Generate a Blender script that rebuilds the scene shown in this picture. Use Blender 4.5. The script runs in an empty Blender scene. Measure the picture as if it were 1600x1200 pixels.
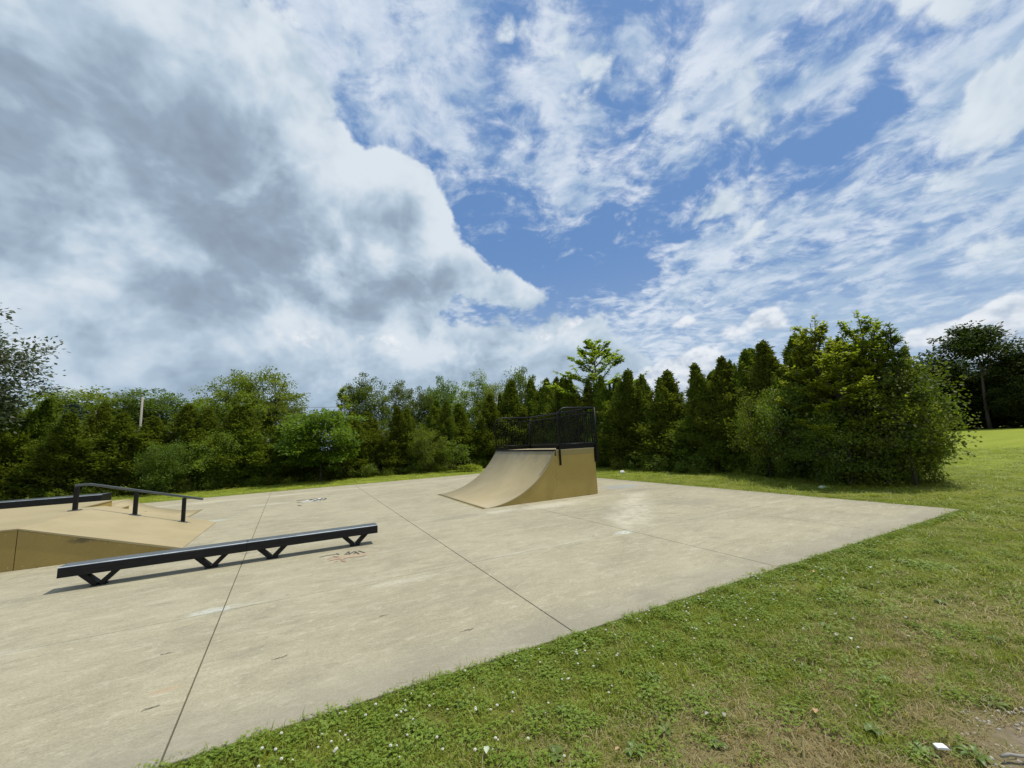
import bpy, math, random
import numpy as np
from mathutils import Vector, Matrix
random.seed(7)
RNG = np.random.default_rng(7)
R = math.radians
SC = bpy.context.scene
COL = SC.collection

# ------------------------------------------------------------------ camera
CAM_H = 1.5
ROT = np.array([[0.8905967962142001, -0.019597484513270907, -0.4543713076039847],
                [-0.451919546071146, -0.15027784621351778, -0.8793095546030849],
                [-0.0510496861092415, 0.9884495472901884, -0.1426934546851029]])
cam_d = bpy.data.cameras.new('camera')
cam = bpy.data.objects.new('camera', cam_d); COL.objects.link(cam)
cam_d.sensor_width = 36.0; cam_d.lens = 36.0 * 626.0 / 1600.0
cam_d.clip_start = 0.05; cam_d.clip_end = 3000
M4 = Matrix([list(r) + [0] for r in ROT.tolist()] + [[0, 0, 0, 1]]); M4.translation = (0, 0, CAM_H)
cam.matrix_world = M4
SC.camera = cam

def ray(x, y):                       # direction towards a spot of the photograph (1600x1200), used to lay out the site
    return ROT @ np.array([x - 800.0, 600.0 - y, -626.0])
def ground(x, y, z=0.0):
    d = ray(x, y); t = (z - CAM_H) / d[2]; return np.array([0, 0, CAM_H]) + d * t
def site(x, ytop, dist):             # foot position and height of a tree seen at column x with its top at ytop
    d = ray(x, ytop); k = dist / math.hypot(d[0], d[1]); return d[0] * k, d[1] * k, CAM_H + d[2] * k

# ------------------------------------------------------------------ sun, sky, exposure
SUN_EL, SUN_AZ = R(68), R(97)        # azimuth from +Y towards +X
sun_d = bpy.data.lights.new('sun', 'SUN'); sun_d.energy = 3.7; sun_d.angle = R(0.6); sun_d.color = (1.0, 0.95, 0.84)
sun = bpy.data.objects.new('sun', sun_d); COL.objects.link(sun)
sdir = Vector((math.sin(SUN_AZ) * math.cos(SUN_EL), math.cos(SUN_AZ) * math.cos(SUN_EL), math.sin(SUN_EL)))
sun.rotation_euler = sdir.to_track_quat('Z', 'Y').to_euler(); sun.location = sdir * 60
vs = SC.view_settings
vs.view_transform = 'Standard'; vs.look = 'None'; vs.exposure = 0.08; vs.gamma = 1.0; vs.use_curve_mapping = False

class NT:
    """small helper for building node trees"""
    def __init__(s, tree): s.t = tree; tree.nodes.clear()
    def n(s, typ, **kw):
        nd = s.t.nodes.new(typ)
        for k, v in kw.items(): setattr(nd, k, v)
        return nd
    def put(s, sock, v):
        if isinstance(v, bpy.types.NodeSocket): s.t.links.new(v, sock)
        elif v is not None: sock.default_value = v
    def m(s, op, a, b=None, c=None, clamp=False):
        nd = s.n('ShaderNodeMath', operation=op, use_clamp=clamp)
        s.put(nd.inputs[0], a)
        if b is not None: s.put(nd.inputs[1], b)
        if c is not None: s.put(nd.inputs[2], c)
        return nd.outputs[0]
    def v(s, op, a, b=None, c=None):
        nd = s.n('ShaderNodeVectorMath', operation=op)
        s.put(nd.inputs[0], a)
        if b is not None: s.put(nd.inputs[1], b)
        if c is not None: s.put(nd.inputs[2], c)
        return nd.outputs['Value'] if op in ('DOT_PRODUCT', 'LENGTH', 'DISTANCE') else nd.outputs[0]
    def sm(s, x, a, b, lo=0.0, hi=1.0):
        nd = s.n('ShaderNodeMapRange', interpolation_type='SMOOTHSTEP')
        s.put(nd.inputs[0], x); s.put(nd.inputs[1], a); s.put(nd.inputs[2], b); s.put(nd.inputs[3], lo); s.put(nd.inputs[4], hi)
        return nd.outputs[0]
    def noise(s, vec, scale, detail=4, rough=0.5, dist=0.0, color=False, lac=2.0):
        nd = s.n('ShaderNodeTexNoise')
        if vec is not None: s.put(nd.inputs['Vector'], vec)
        s.put(nd.inputs['Scale'], scale); s.put(nd.inputs['Detail'], detail); s.put(nd.inputs['Roughness'], rough)
        s.put(nd.inputs['Distortion'], dist); s.put(nd.inputs['Lacunarity'], lac)
        return nd.outputs['Color' if color else 'Fac']
    def mix(s, f, a, b, mode='MIX'):
        nd = s.n('ShaderNodeMix', data_type='RGBA', blend_type=mode)
        s.put(nd.inputs[0], f); s.put(nd.inputs[6], a); s.put(nd.inputs[7], b)
        return nd.outputs[2]
    def xyz(s, vec):
        nd = s.n('ShaderNodeSeparateXYZ'); s.put(nd.inputs[0], vec); return nd.outputs
    def cmb(s, x, y, z):
        nd = s.n('ShaderNodeCombineXYZ'); s.put(nd.inputs[0], x); s.put(nd.inputs[1], y); s.put(nd.inputs[2], z); return nd.outputs[0]
def c4(r, g, b): return (r, g, b, 1.0)
def srgb(r, g, b):
    f = lambda c: (c / 255) / 12.92 if c / 255 <= 0.04045 else ((c / 255 + 0.055) / 1.055) ** 2.4
    return (f(r), f(g), f(b), 1.0)

#SKY_BEGIN
def build_sky():
    w = bpy.data.worlds.new('World'); SC.world = w; w.use_nodes = True
    k = NT(w.node_tree)
    STR = 0.1
    out = k.n('ShaderNodeOutputWorld'); bg = k.n('ShaderNodeBackground'); bg.inputs[1].default_value = STR
    w.node_tree.links.new(bg.outputs[0], out.inputs[0])
    sky = k.n('ShaderNodeTexSky', sky_type='NISHITA'); sky.sun_disc = False
    sky.sun_elevation = SUN_EL; sky.sun_rotation = SUN_AZ; sky.altitude = 200; sky.air_density = 1.0; sky.dust_density = 1.2; sky.ozone_density = 1.5
    D = k.v('NORMALIZE', k.n('ShaderNodeTexCoord').outputs['Generated'])
    sx, sy, sz = k.xyz(D)
    zc = k.m('MAXIMUM', sz, 0.0)
    def blobs(lst):
        acc = None
        for (x, y, r, wgt) in lst:
            c = ray(x, y); cs = 626.0 / np.linalg.norm(c); c = c / np.linalg.norm(c)
            kk = 1.5 / (r / 626.0 * cs ** 1.5) ** 2
            d = k.v('DOT_PRODUCT', D, tuple(c.tolist()))
            e = k.m('EXPONENT', k.m('MULTIPLY_ADD', d, kk, -kk))
            acc = k.m('MULTIPLY', e, wgt) if acc is None else k.m('MULTIPLY_ADD', e, wgt, acc)
        return acc
    def vscale(v, s): o = k.v('SCALE', v, None); o.node.inputs['Scale'].default_value = s; return o
    def warpv(vec, scale, amt, det=3): return k.v('ADD', vec, vscale(k.v('SUBTRACT', k.noise(vec, scale, det, 0.5, color=True), (0.5, 0.5, 0.5)), amt))
    def billow(vec, scale, det=4, rough=0.5):
        nd = k.n('ShaderNodeTexVoronoi', feature='F1', normalize=True); k.put(nd.inputs['Vector'], vec); nd.inputs['Scale'].default_value = scale
        nd.inputs['Detail'].default_value = det; nd.inputs['Roughness'].default_value = rough
        return k.m('SUBTRACT', 1.0, nd.outputs['Distance'])
    fw = Vector((0.30, 0.954, 0)).normalized(); rt = Vector((fw.y, -fw.x, 0))
    a = k.v('DOT_PRODUCT', D, tuple(rt)); b = k.v('DOT_PRODUCT', D, tuple(fw))
    inv = k.m('DIVIDE', 1.0, k.m('ADD', zc, 0.14))
    P = k.cmb(k.m('MULTIPLY', a, inv), k.m('MULTIPLY', k.m('MULTIPLY', b, inv), 0.8), 0.0)
    S = 1.0 / STR
    def C(r, g, b_, m=1.0):
        c = srgb(r, g, b_); return (c[0] * S * m, c[1] * S * m, c[2] * S * m, 1.0)
    behind = k.sm(b, 0.35, -0.25)
    # ---- clear sky
    base = k.mix(0.80, sky.outputs[0], C(98, 139, 194))
    veil = k.m('MULTIPLY', k.sm(sz, 0.0, 0.50, 1.0, 0.0), 0.9)
    base = k.mix(k.m('POWER', veil, 1.3), base, C(172, 192, 214))
    # ---- thin veil plus high mottled cloud
    covA = blobs([(840, 60, 90, .55), (850, 160, 80, .5), (930, 240, 80, .75), (1010, 190, 60, .75), (860, 340, 50, .65), (790, 250, 60, .4), (900, 300, 50, .5),
                  (1120, 100, 90, 1.1), (1240, 30, 100, 1.0), (1010, 60, 40, .8), (620, 90, 130, 1.1), (540, 10, 120, .9), (680, 200, 60, .7), (740, 240, 40, .5), (1060, 200, 60, .6),
                  (1560, 120, 110, 1.5), (1480, 110, 60, 1.0), (1590, 330, 110, 1.1), (1450, 340, 100, .9), (1300, 390, 100, .9), (1170, 440, 80, .9),
                  (1080, 322, 30, .55), (1150, 300, 32, .7), (1240, 250, 30, .4), (1110, 480, 80, 1.0), (1240, 480, 110, 1.1), (1400, 440, 120, 1.1), (1560, 420, 110, 1.1), (1000, 520, 90, .9), (1500, 250, 70, .5),
                  (1330, 40, 80, .8), (1200, 560, 120, .9), (1400, 530, 120, .8), (1050, 550, 60, .5), (1170, 170, 60, .6), (1380, 250, 60, .3), (1280, 130, 60, .3), (720, 130, 60, .3), (700, 20, 50, .2),
                  (970, 390, 90, -.5), (800, 400, 60, -.5), (1210, 220, 50, -.35), (1060, 270, 50, -.4), (1390, 170, 50, -.3), (900, 430, 60, -.4)])
    covA = k.m('ADD', covA, k.m('ADD', k.m('MULTIPLY', behind, 0.6), k.sm(sz, 0.78, 0.97, 0.0, 0.5)))
    Pw = warpv(P, 2.4, 0.22)
    nA = k.noise(Pw, 5.0, 7, 0.62, 0.1)
    nB = k.noise(k.v('MULTIPLY', Pw, (1.0, 1.6, 1.0)), 11.0, 5, 0.60, 0.15)
    fA = k.m('ADD', k.m('ADD', k.m('MULTIPLY', nB, 0.50), k.m('MULTIPLY', nA, 1.0)), k.m('MULTIPLY', k.sm(covA, -0.7, 1.4), 0.30))
    alA = k.m('MULTIPLY', k.sm(fA, 0.83, 1.10), k.sm(sz, 0.02, 0.16))
    shA = k.sm(k.m('ADD', k.m('MULTIPLY', k.noise(k.v('ADD', Pw, (0.03, -0.04, 0)), 6.0, 6, 0.6), 0.6), k.m('MULTIPLY', nB, 0.4)), 0.36, 0.66)
    greyA = blobs([(1590, 110, 80, .6), (1560, 250, 60, .3), (1580, 310, 50, .3), (1250, 130, 60, .15), (1300, 540, 160, .5), (1550, 470, 60, .3)])
    shA = k.m('SUBTRACT', shA, greyA, clamp=True)
    colA = k.mix(shA, C(168, 190, 214), C(224, 231, 240))
    col = k.mix(k.m('MULTIPLY', alA, 0.86), base, colA)
    # ---- heavy cumulus on the left
    covC = blobs([(-60, 170, 280, 1.2), (200, 260, 230, 1.1), (400, 130, 110, .55), (250, 40, 130, .35), (420, 290, 150, 1.0), (560, 300, 70, .6), (640, 420, 80, .75), (480, 430, 140, .7),
                  (250, 470, 180, .8), (0, 480, 260, .9), (100, 600, 220, .8), (520, 550, 90, .65), (640, 560, 80, .6), (735, 415, 30, .6), (830, 460, 26, .6), (790, 440, 26, .5), (860, 500, 30, .35), (640, 275, 45, .6), (690, 330, 22, .55), (800, 560, 60, .5), (900, 560, 60, .6), (960, 590, 60, .45), (740, 590, 80, .7), (600, 600, 90, .7), (400, 580, 120, .8), (200, 640, 150, .7), (1450, 600, 90, .35), (930, 500, 25, .4),
                  (790, 310, 60, -.8), (770, 370, 30, -.5), (640, 170, 60, -.7), (860, 400, 50, -.6), (980, 480, 50, -.6), (600, 90, 80, -.6), (550, 20, 80, -.3), (745, 505, 18, -.25), (560, 190, 30, -.3), (700, 495, 22, -.4), (660, 505, 18, -.3), (560, 500, 20, -.2),
                  (1600, 130, 60, .6)])
    covC = k.m('ADD', covC, k.m('MULTIPLY', behind, 0.55))
    Q = k.v('MULTIPLY', D, (1.0, 1.0, 1.15))
    Q = warpv(Q, 3.0, 0.13, 4)
    up = Vector((0, 0, 0.05)) + sdir * 0.03
    def dens(q, det):
        return k.m('ADD', k.m('MULTIPLY', k.noise(q, 4.8, det, 0.60), 1.05), k.m('MULTIPLY', billow(q, 9.0, 3.0, 0.6), 0.80))
    n1 = dens(Q, 8); n2 = dens(k.v('ADD', Q, tuple(up)), 4)
    f1 = k.m('ADD', n1, k.m('MULTIPLY', k.sm(covC, -0.25, 1.05), 0.44))
    alC = k.sm(f1, 1.22, 1.36)
    thick = k.sm(f1, 1.33, 1.75)
    rel = k.m('MULTIPLY', k.m('SUBTRACT', n1, n2), 1.6)
    dark = blobs([(0, 150, 100, .9), (130, 210, 90, .8), (270, 250, 75, .7), (390, 285, 60, .6), (30, 290, 90, .3), (330, 485, 55, .8), (400, 480, 45, .6), (250, 440, 40, .5), (570, 480, 42, .8), (640, 440, 40, .5), (560, 350, 55, .5), (700, 420, 30, .3),
                  (170, 530, 60, .3), (360, 400, 60, .3), (460, 400, 40, .3), (760, 580, 40, .35), (560, 595, 60, .35), (200, 200, 120, .2), (60, 200, 60, .5), (330, 270, 40, .4), (430, 300, 35, .4), (480, 600, 60, .3), (300, 600, 60, .3),
                  (420, 110, 60, -.35), (250, 70, 60, -.3), (480, 200, 50, -.3), (600, 250, 45, -.8), (540, 260, 45, -.5), (690, 325, 25, -.8), (690, 380, 40, -.8), (590, 420, 26, -.6), (530, 460, 16, -.4), (160, 370, 60, -.4), (250, 330, 40, -.3), (620, 485, 24, -.5), (450, 505, 30, -.5), (570, 520, 45, -.9), (500, 530, 45, -.8), (400, 520, 40, -.7), (650, 540, 40, -.7), (120, 560, 120, -.4), (60, 420, 80, -.35), (830, 450, 25, -.6), (60, 60, 60, -.2)])
    lum = k.m('ADD', k.m('MULTIPLY_ADD', thick, -0.12, 0.72), rel)
    lum = k.m('SUBTRACT', lum, k.m('SUBTRACT', k.sm(dark, -1.1, 1.1, 0.0, 0.85), 0.36))
    lum = k.m('ADD', lum, k.m('MULTIPLY', k.m('SUBTRACT', k.noise(Q, 7.5, 8, 0.6), 0.5), 0.50))
    lum = k.m('ADD', lum, k.sm(f1, 1.48, 1.28, 0.0, 0.12))
    lum = k.sm(lum, -0.20, 1.15)
    rc = k.n('ShaderNodeValToRGB'); k.put(rc.inputs[0], lum)
    cr = rc.color_ramp; cr.elements[0].position = 0.0; cr.elements[0].color = srgb(136, 150, 166); cr.elements[1].position = 1.0; cr.elements[1].color = srgb(216, 225, 233)
    e = cr.elements.new(0.33); e.color = srgb(150, 168, 186); e = cr.elements.new(0.66); e.color = srgb(178, 196, 212)
    colC = vscale(rc.outputs[0], S)
    colC = k.mix(k.m('MULTIPLY', k.sm(sz, 0.0, 0.30, 1.0, 0.0), 0.50), colC, C(162, 184, 206))
    col = k.mix(k.m('MULTIPLY', alC, 0.97), col, colC)
    # ---- small bright cumulus heads low over the horizon
    puff = blobs([(1050, 588, 26, 1.0), (1095, 568, 22, 1.0), (1205, 494, 17, 1.0), (1178, 500, 13, .8), (1075, 500, 13, .8), (1055, 508, 10, .5), (1000, 600, 22, .7), (885, 505, 16, .7), (905, 500, 10, .6), (850, 520, 16, .4),
                  (1430, 528, 18, .8), (1470, 520, 20, .9), (1510, 510, 20, .9), (1550, 495, 24, 1.), (1590, 480, 30, 1.1), (1590, 540, 40, .7), (1500, 555, 40, .6), (700, 556, 22, .5), (610, 530, 22, .6), (560, 540, 24, .6), (480, 525, 24, .6), (430, 520, 20, .5), (640, 560, 22, .5), (1020, 520, 14, .4), (1130, 515, 30, .5), (1080, 590, 40, .6), (1030, 612, 30, .7), (1215, 510, 26, .45), (1160, 525, 22, .35), (950, 540, 30, .5), (860, 545, 30, .5), (780, 545, 30, .5), (1380, 545, 25, .4)])
    Q2 = k.v('MULTIPLY', D, (1.0, 1.0, 1.3)); Q2 = warpv(Q2, 14, 0.02, 3)
    nP = k.m('ADD', k.m('MULTIPLY', k.noise(Q2, 16.0, 6, 0.55), 0.45), k.m('MULTIPLY', billow(Q2, 26.0, 2.0, 0.5), 0.55))
    Q3 = k.v('ADD', Q2, tuple((sdir * 0.007 + Vector((0, 0, 0.012))).to_tuple()))
    nP2 = k.m('ADD', k.m('MULTIPLY', k.noise(Q3, 16.0, 4, 0.55), 0.45), k.m('MULTIPLY', billow(Q3, 26.0, 2.0, 0.5), 0.55))
    fP = k.m('ADD', nP, k.m('MULTIPLY', puff, 0.55))
    alP = k.sm(fP, 0.86, 1.08)
    base_dark = blobs([(1200, 520, 14, .5), (1060, 615, 25, .3), (1590, 570, 30, .4), (1500, 580, 40, .5)])
    lumP = k.m('SUBTRACT', k.m('ADD', k.m('MULTIPLY', k.m('SUBTRACT', nP, nP2), 2.6), 0.66), k.m('MULTIPLY', base_dark, .8))
    colP = k.mix(k.sm(lumP, 0.0, 1.0), C(150, 170, 194), C(240, 242, 244))
    col = k.mix(k.m('MULTIPLY', alP, 0.78), col, colP)
    # pale air right at the horizon
    col = k.mix(k.m('MULTIPLY', k.sm(sz, -0.02, 0.14, 1.0, 0.0), 0.5), col, C(160, 180, 204))
    k.put(bg.inputs[0], col)
    w.cycles.sampling_method = 'MANUAL'; w.cycles.sample_map_resolution = 512
build_sky()
#SKY_END

# ------------------------------------------------------------------ materials
def mat(name):
    m = bpy.data.materials.new(name); m.use_nodes = True
    k = NT(m.node_tree); out = k.n('ShaderNodeOutputMaterial'); p = k.n('ShaderNodeBsdfPrincipled')
    m.node_tree.links.new(p.outputs[0], out.inputs[0])
    return m, k, p, out
def bump(k, p, h, strength, dist=0.01):
    b = k.n('ShaderNodeBump'); b.inputs['Strength'].default_value = strength; b.inputs['Distance'].default_value = dist
    k.put(b.inputs['Height'], h); k.put(p.inputs['Normal'], b.outputs[0])
def pos(k): return k.n('ShaderNodeNewGeometry').outputs['Position']

def m_leaf(name, c1, c2, trans=0.35, rough=0.5, spec=0.35, tcol=None, vary=0.5):
    m, k, p, out = mat(name)
    at = k.n('ShaderNodeAttribute', attribute_name='rnd').outputs['Fac']
    oi = k.n('ShaderNodeObjectInfo').outputs['Random']
    P = k.n('ShaderNodeTexCoord').outputs['Object']
    big = k.sm(k.noise(P, 1.3, 2, 0.5), 0.3, 0.7)
    f = k.m('ADD', k.m('MULTIPLY', at, 0.6), k.m('MULTIPLY', big, 0.4))
    col = k.mix(f, c4(*c1), c4(*c2))
    hs = k.n('ShaderNodeHueSaturation'); k.put(hs.inputs['Color'], col)
    k.put(hs.inputs['Value'], k.m('MULTIPLY_ADD', oi, vary, 1.0 - vary / 2)); k.put(hs.inputs['Hue'], k.m('MULTIPLY_ADD', oi, 0.03, 0.485))
    k.put(p.inputs['Base Color'], hs.outputs[0]); p.inputs['Roughness'].default_value = rough; p.inputs['Specular IOR Level'].default_value = spec
    tr = k.n('ShaderNodeBsdfTranslucent')
    k.put(tr.inputs[0], k.mix(1.0, hs.outputs[0], c4(*(tcol or (1.5, 1.7, 0.7))), 'MULTIPLY'))
    mx = k.n('ShaderNodeMixShader'); mx.inputs[0].default_value = trans
    k.t.links.new(p.outputs[0], mx.inputs[1]); k.t.links.new(tr.outputs[0], mx.inputs[2]); k.t.links.new(mx.outputs[0], out.inputs[0])
    return m
def m_bark(name, c1, c2):
    m, k, p, out = mat(name)
    P = k.n('ShaderNodeTexCoord').outputs['Object']
    n = k.noise(k.v('MULTIPLY', P, (1, 1, 0.25)), 18, 5, 0.65)
    k.put(p.inputs['Base Color'], k.mix(n, c4(*c1), c4(*c2))); p.inputs['Roughness'].default_value = 0.9
    bump(k, p, n, 0.6, 0.02); return m

def grass_color(k, P):
    """colour of the turf at a place: the same for the ground and for the blades on it"""
    x, y, z = k.xyz(P)
    n1 = k.noise(P, 0.55, 4, 0.6); n2 = k.noise(P, 2.6, 4, 0.6); n3 = k.noise(P, 0.08, 3, 0.5)
    green = k.mix(k.sm(n2, 0.3, 0.7), c4(0.175, 0.220, 0.017), c4(0.285, 0.320, 0.032))
    green = k.mix(k.sm(n3, 0.35, 0.65, 0.0, 0.5), green, c4(0.29, 0.32, 0.042))
    # dry, thin turf away from the slab on the right-hand side near the viewer
    dist = k.m('SUBTRACT', 2.82, y)
    near = k.m('MULTIPLY', k.sm(dist, 0.45, 1.5), k.sm(x, 7.0, 3.2))
    dry = k.m('MULTIPLY', k.sm(k.m('ADD', k.m('MULTIPLY', n1, 0.6), k.m('MULTIPLY', k.noise(P, 5.0, 3, 0.6), 0.4)), 0.37, 0.57), near)
    dry = k.m('MAXIMUM', k.m('MULTIPLY', dry, 0.85), k.m('MULTIPLY', k.sm(k.noise(k.v('ADD', P, (7, 3, 0)), 1.6, 4, 0.6), 0.54, 0.72), 0.35))
    return green, dry
def m_ground():
    m, k, p, out = mat('turf')
    P = pos(k); green, dry = grass_color(k, P)
    x, y, z = k.xyz(P)
    fine = k.noise(P, 38, 5, 0.7)
    far = k.sm(k.v('LENGTH', P), 8.0, 22.0)
    soil = k.mix(fine, c4(0.06, 0.045, 0.025), c4(0.16, 0.12, 0.065))
    base = k.mix(k.m('MULTIPLY_ADD', far, 0.55, 0.45), soil, k.mix(fine, k.mix(0.3, green, c4(0.06, 0.09, 0.01)), k.mix(0.3, green, c4(0.25, 0.29, 0.05))))
    base = k.mix(k.m('MULTIPLY', dry, k.m('MULTIPLY_ADD', far, -0.6, 0.9)), base, k.mix(fine, c4(0.16, 0.12, 0.06), c4(0.33, 0.27, 0.15)))
    # mowing bands and mottling far out
    mow = k.sm(k.noise(k.v('MULTIPLY', P, (0.10, 0.9, 1)), 1.0, 4, 0.6), 0.35, 0.65)
    base = k.mix(k.m('MULTIPLY', far, 0.35), base, k.mix(mow, c4(0.17, 0.215, 0.022), c4(0.27, 0.30, 0.05)))
    # bare gravelly soil in the near right corner
    bare = k.m('MULTIPLY', k.sm(k.m('ADD', k.v('DISTANCE', P, (3.05, 0.55, 0)), k.m('MULTIPLY', k.noise(P, 6, 3, 0.6), 0.5)), 0.75, 0.42), 0.9)
    base = k.mix(bare, base, k.mix(fine, c4(0.16, 0.12, 0.085), c4(0.36, 0.30, 0.24)))
    k.put(p.inputs['Base Color'], base); p.inputs['Roughness'].default_value = 0.95; p.inputs['Specular IOR Level'].default_value = 0.1
    bump(k, p, k.noise(P, 22, 6, 0.75), 0.9, 0.03); return m
def m_blade(name, kind):
    m, k, p, out = mat(name)
    P = pos(k); green, dry = grass_color(k, P)
    at = k.n('ShaderNodeAttribute', attribute_name='rnd').outputs['Fac']
    if kind == 'clover':
        col = k.mix(at, c4(0.12, 0.185, 0.014), c4(0.205, 0.285, 0.028)); tf = 0.25
    else:
        g2 = k.mix(at, k.mix(0.35, green, c4(0.08, 0.12, 0.012)), k.mix(0.35, green, c4(0.36, 0.41, 0.06)))
        straw = k.mix(at, c4(0.27, 0.20, 0.09), c4(0.46, 0.38, 0.20))
        pick = k.sm(k.m('ADD', k.m('MULTIPLY', dry, 1.1), k.m('MULTIPLY', at, 0.9)), 0.82, 1.05)
        col = k.mix(pick, g2, straw); tf = 0.35
    k.put(p.inputs['Base Color'], col); p.inputs['Roughness'].default_value = 0.5; p.inputs['Specular IOR Level'].default_value = 0.3
    tr = k.n('ShaderNodeBsdfTranslucent'); k.put(tr.inputs[0], k.mix(1.0, col, c4(1.3, 1.4, 0.7), 'MULTIPLY'))
    mx = k.n('ShaderNodeMixShader'); mx.inputs[0].default_value = tf
    k.t.links.new(p.outputs[0], mx.inputs[1]); k.t.links.new(tr.outputs[0], mx.inputs[2]); k.t.links.new(mx.outputs[0], out.inputs[0])
    return m
def m_concrete():
    m, k, p, out = mat('concrete')
    P = pos(k)
    # brushed finish runs along X; wide stains, fine grain
    n1 = k.noise(P, 0.55, 5, 0.6, 0.4); n2 = k.noise(k.v('MULTIPLY', P, (1, 2.6, 1)), 1.9, 6, 0.65, 0.5)
    n3 = k.noise(k.v('MULTIPLY', P, (1.0, 2.2, 1)), 34, 6, 0.75)
    n4 = k.noise(k.v('MULTIPLY', P, (6, 60, 1)), 3.0, 3, 0.6)
    n5 = k.noise(k.v('MULTIPLY', k.v('ADD', P, (3.3, 9.1, 0)), (1, 1.7, 1)), 0.9, 7, 0.7, 1.2)
    col = k.mix(k.sm(n1, 0.3, 0.7), c4(0.270, 0.238, 0.158), c4(0.365, 0.328, 0.225))
    col = k.mix(k.sm(n2, 0.46, 0.70, 0.0, 0.65), col, c4(0.44, 0.40, 0.29))
    col = k.mix(k.sm(n2, 0.46, 0.28, 0.0, 0.60), col, c4(0.20, 0.178, 0.125))
    col = k.mix(k.sm(n5, 0.50, 0.70, 0.0, 0.50), col, c4(0.205, 0.178, 0.128))
    col = k.mix(k.sm(n5, 0.42, 0.25, 0.0, 0.40), col, c4(0.43, 0.40, 0.31))
    col = k.mix(k.sm(k.m('ADD', k.m('MULTIPLY', n3, .5), k.m('MULTIPLY', k.noise(P, 85, 4, .7), .5)), 0.30, 0.70, 0.0, 1.0), k.mix(0.42, col, c4(0.10, 0.09, 0.07)), k.mix(0.32, col, c4(0.58, 0.54, 0.44)))
    col = k.mix(k.m('MULTIPLY', k.sm(n4, 0.5, 0.8), 0.12), col, c4(0.15, 0.14, 0.11))
    n7 = k.noise(k.v('MULTIPLY', P, (1.0, 2.4, 1)), 7.0, 6, 0.75, 1.0)
    col = k.mix(k.sm(n7, 0.52, 0.72, 0.0, 0.45), col, c4(0.17, 0.155, 0.12))
    col = k.mix(k.sm(n7, 0.47, 0.32, 0.0, 0.50), col, c4(0.48, 0.45, 0.36))
    vc = k.n('ShaderNodeTexVoronoi', feature='DISTANCE_TO_EDGE'); k.put(vc.inputs['Vector'], k.v('ADD', P, k.v('MULTIPLY', k.v('SUBTRACT', k.noise(P, 2.5, 4, 0.6, color=True), (.5, .5, .5)), (.7, .7, .7)))); vc.inputs['Scale'].default_value = 0.42
    crack = k.m('MULTIPLY', k.sm(vc.outputs['Distance'], 0.0035, 0.0008), k.sm(k.noise(P, 0.9, 3, 0.6), 0.56, 0.62))
    col = k.mix(k.m('MULTIPLY', crack, 0.55), col, c4(0.09, 0.08, 0.06))
    # pits and specks
    sp = k.sm(k.noise(P, 60, 2, 0.5), 0.70, 0.78)
    col = k.mix(k.m('MULTIPLY', sp, 0.35), col, c4(0.10, 0.09, 0.07))
    x, y, z = k.xyz(P)
    # weathered grey margin along the turf
    wob = k.m('MULTIPLY', k.m('SUBTRACT', k.noise(P, 2.2, 4, 0.6), 0.5), 0.5)
    edge = k.m('MAXIMUM', k.sm(k.m('ADD', y, wob), 3.5, 2.75), k.m('MULTIPLY', k.sm(k.m('ADD', x, wob), 9.2, 9.85), 0.7))
    col = k.mix(k.m('MULTIPLY', edge, 0.55), col, c4(0.225, 0.21, 0.18))
    # worn polished band and the pale sealant run next to the cross joint
    run = k.m('MULTIPLY', k.sm(k.m('ABSOLUTE', k.m('SUBTRACT', y, 5.12)), 0.16, 0.0), k.sm(k.noise(k.v('MULTIPLY', P, (0.5, 3, 1)), 2.0, 4, 0.7), 0.45, 0.7))
    col = k.mix(k.m('MULTIPLY', run, 0.45), col, c4(0.50, 0.48, 0.42))
    run2 = k.m('MULTIPLY', k.sm(k.m('ABSOLUTE', k.m('SUBTRACT', y, 17.25)), 0.4, 0.1), k.sm(k.noise(k.v('MULTIPLY', P, (0.3, 2, 1)), 1.5, 4, 0.7), 0.35, 0.6))
    col = k.mix(k.m('MULTIPLY', run2, 0.45), col, c4(0.52, 0.49, 0.40))
    def spot(cx, cy, rx, ry, colr, amt, soft=0.9, ns=7.0):
        q = k.v('MULTIPLY', k.v('SUBTRACT', P, (cx, cy, 0)), (1 / rx, 1 / ry, 1))
        r = k.m('ADD', k.v('LENGTH', q), k.m('MULTIPLY', k.m('SUBTRACT', k.noise(P, ns, 5, 0.7), 0.5), 1.6))
        return k.m('MULTIPLY', k.m('MULTIPLY', k.sm(r, 1.25, 1.1 - soft), amt), k.sm(k.noise(P, 23, 4, 0.7), 0.3, 0.6)), c4(*colr)
    for s in [(-0.78, 5.16, .22, .10, (.56, .62, .65), .45), (4.48, 5.10, .22, .10, (.62, .68, .70), .55), (-2.05, 12.1, .45, .22, (.50, .60, .62), .6),
              (-0.78, 3.66, .10, .035, (.42, .22, .13), .4), (8.45, 9.6, .75, .5, (.25, .29, .34), .65, .7, 2.5), (8.2, 8.6, .9, .25, (.20, .19, .17), .5, .6, 3.0),
              (7.6, 6.3, .7, .6, (.21, .195, .16), .4, .9, 2.0), (5.2, 8.2, .9, .35, (.55, .52, .44), .6, .7, 2.5), (3.8, 8.3, .5, .2, (.55, .53, .47), .5), (6.6, 8.45, 1.0, .15, (.50, .46, .40), .5),
              (0.62, 6.50, .34, .10, (.50, .27, .17), .35, .8, 9.0), (1.0, 4.9, .5, .10, (.54, .51, .45), .4, .9, 4.0), (-2.9, 6.9, .35, .16, (.15, .14, .12), .4, .8), (2.9, 8.3, .7, .25, (.17, .16, .13), .45, .8, 2.5),
              (-1.0, 14.6, .7, .3, (.50, .48, .42), .5, .8), (1.7, 4.1, .9, .4, (.24, .19, .15), .35, .9, 2.0), (6.1, 6.8, 1.8, .5, (.20, .185, .15), .35, .9, 1.5)]:
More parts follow.
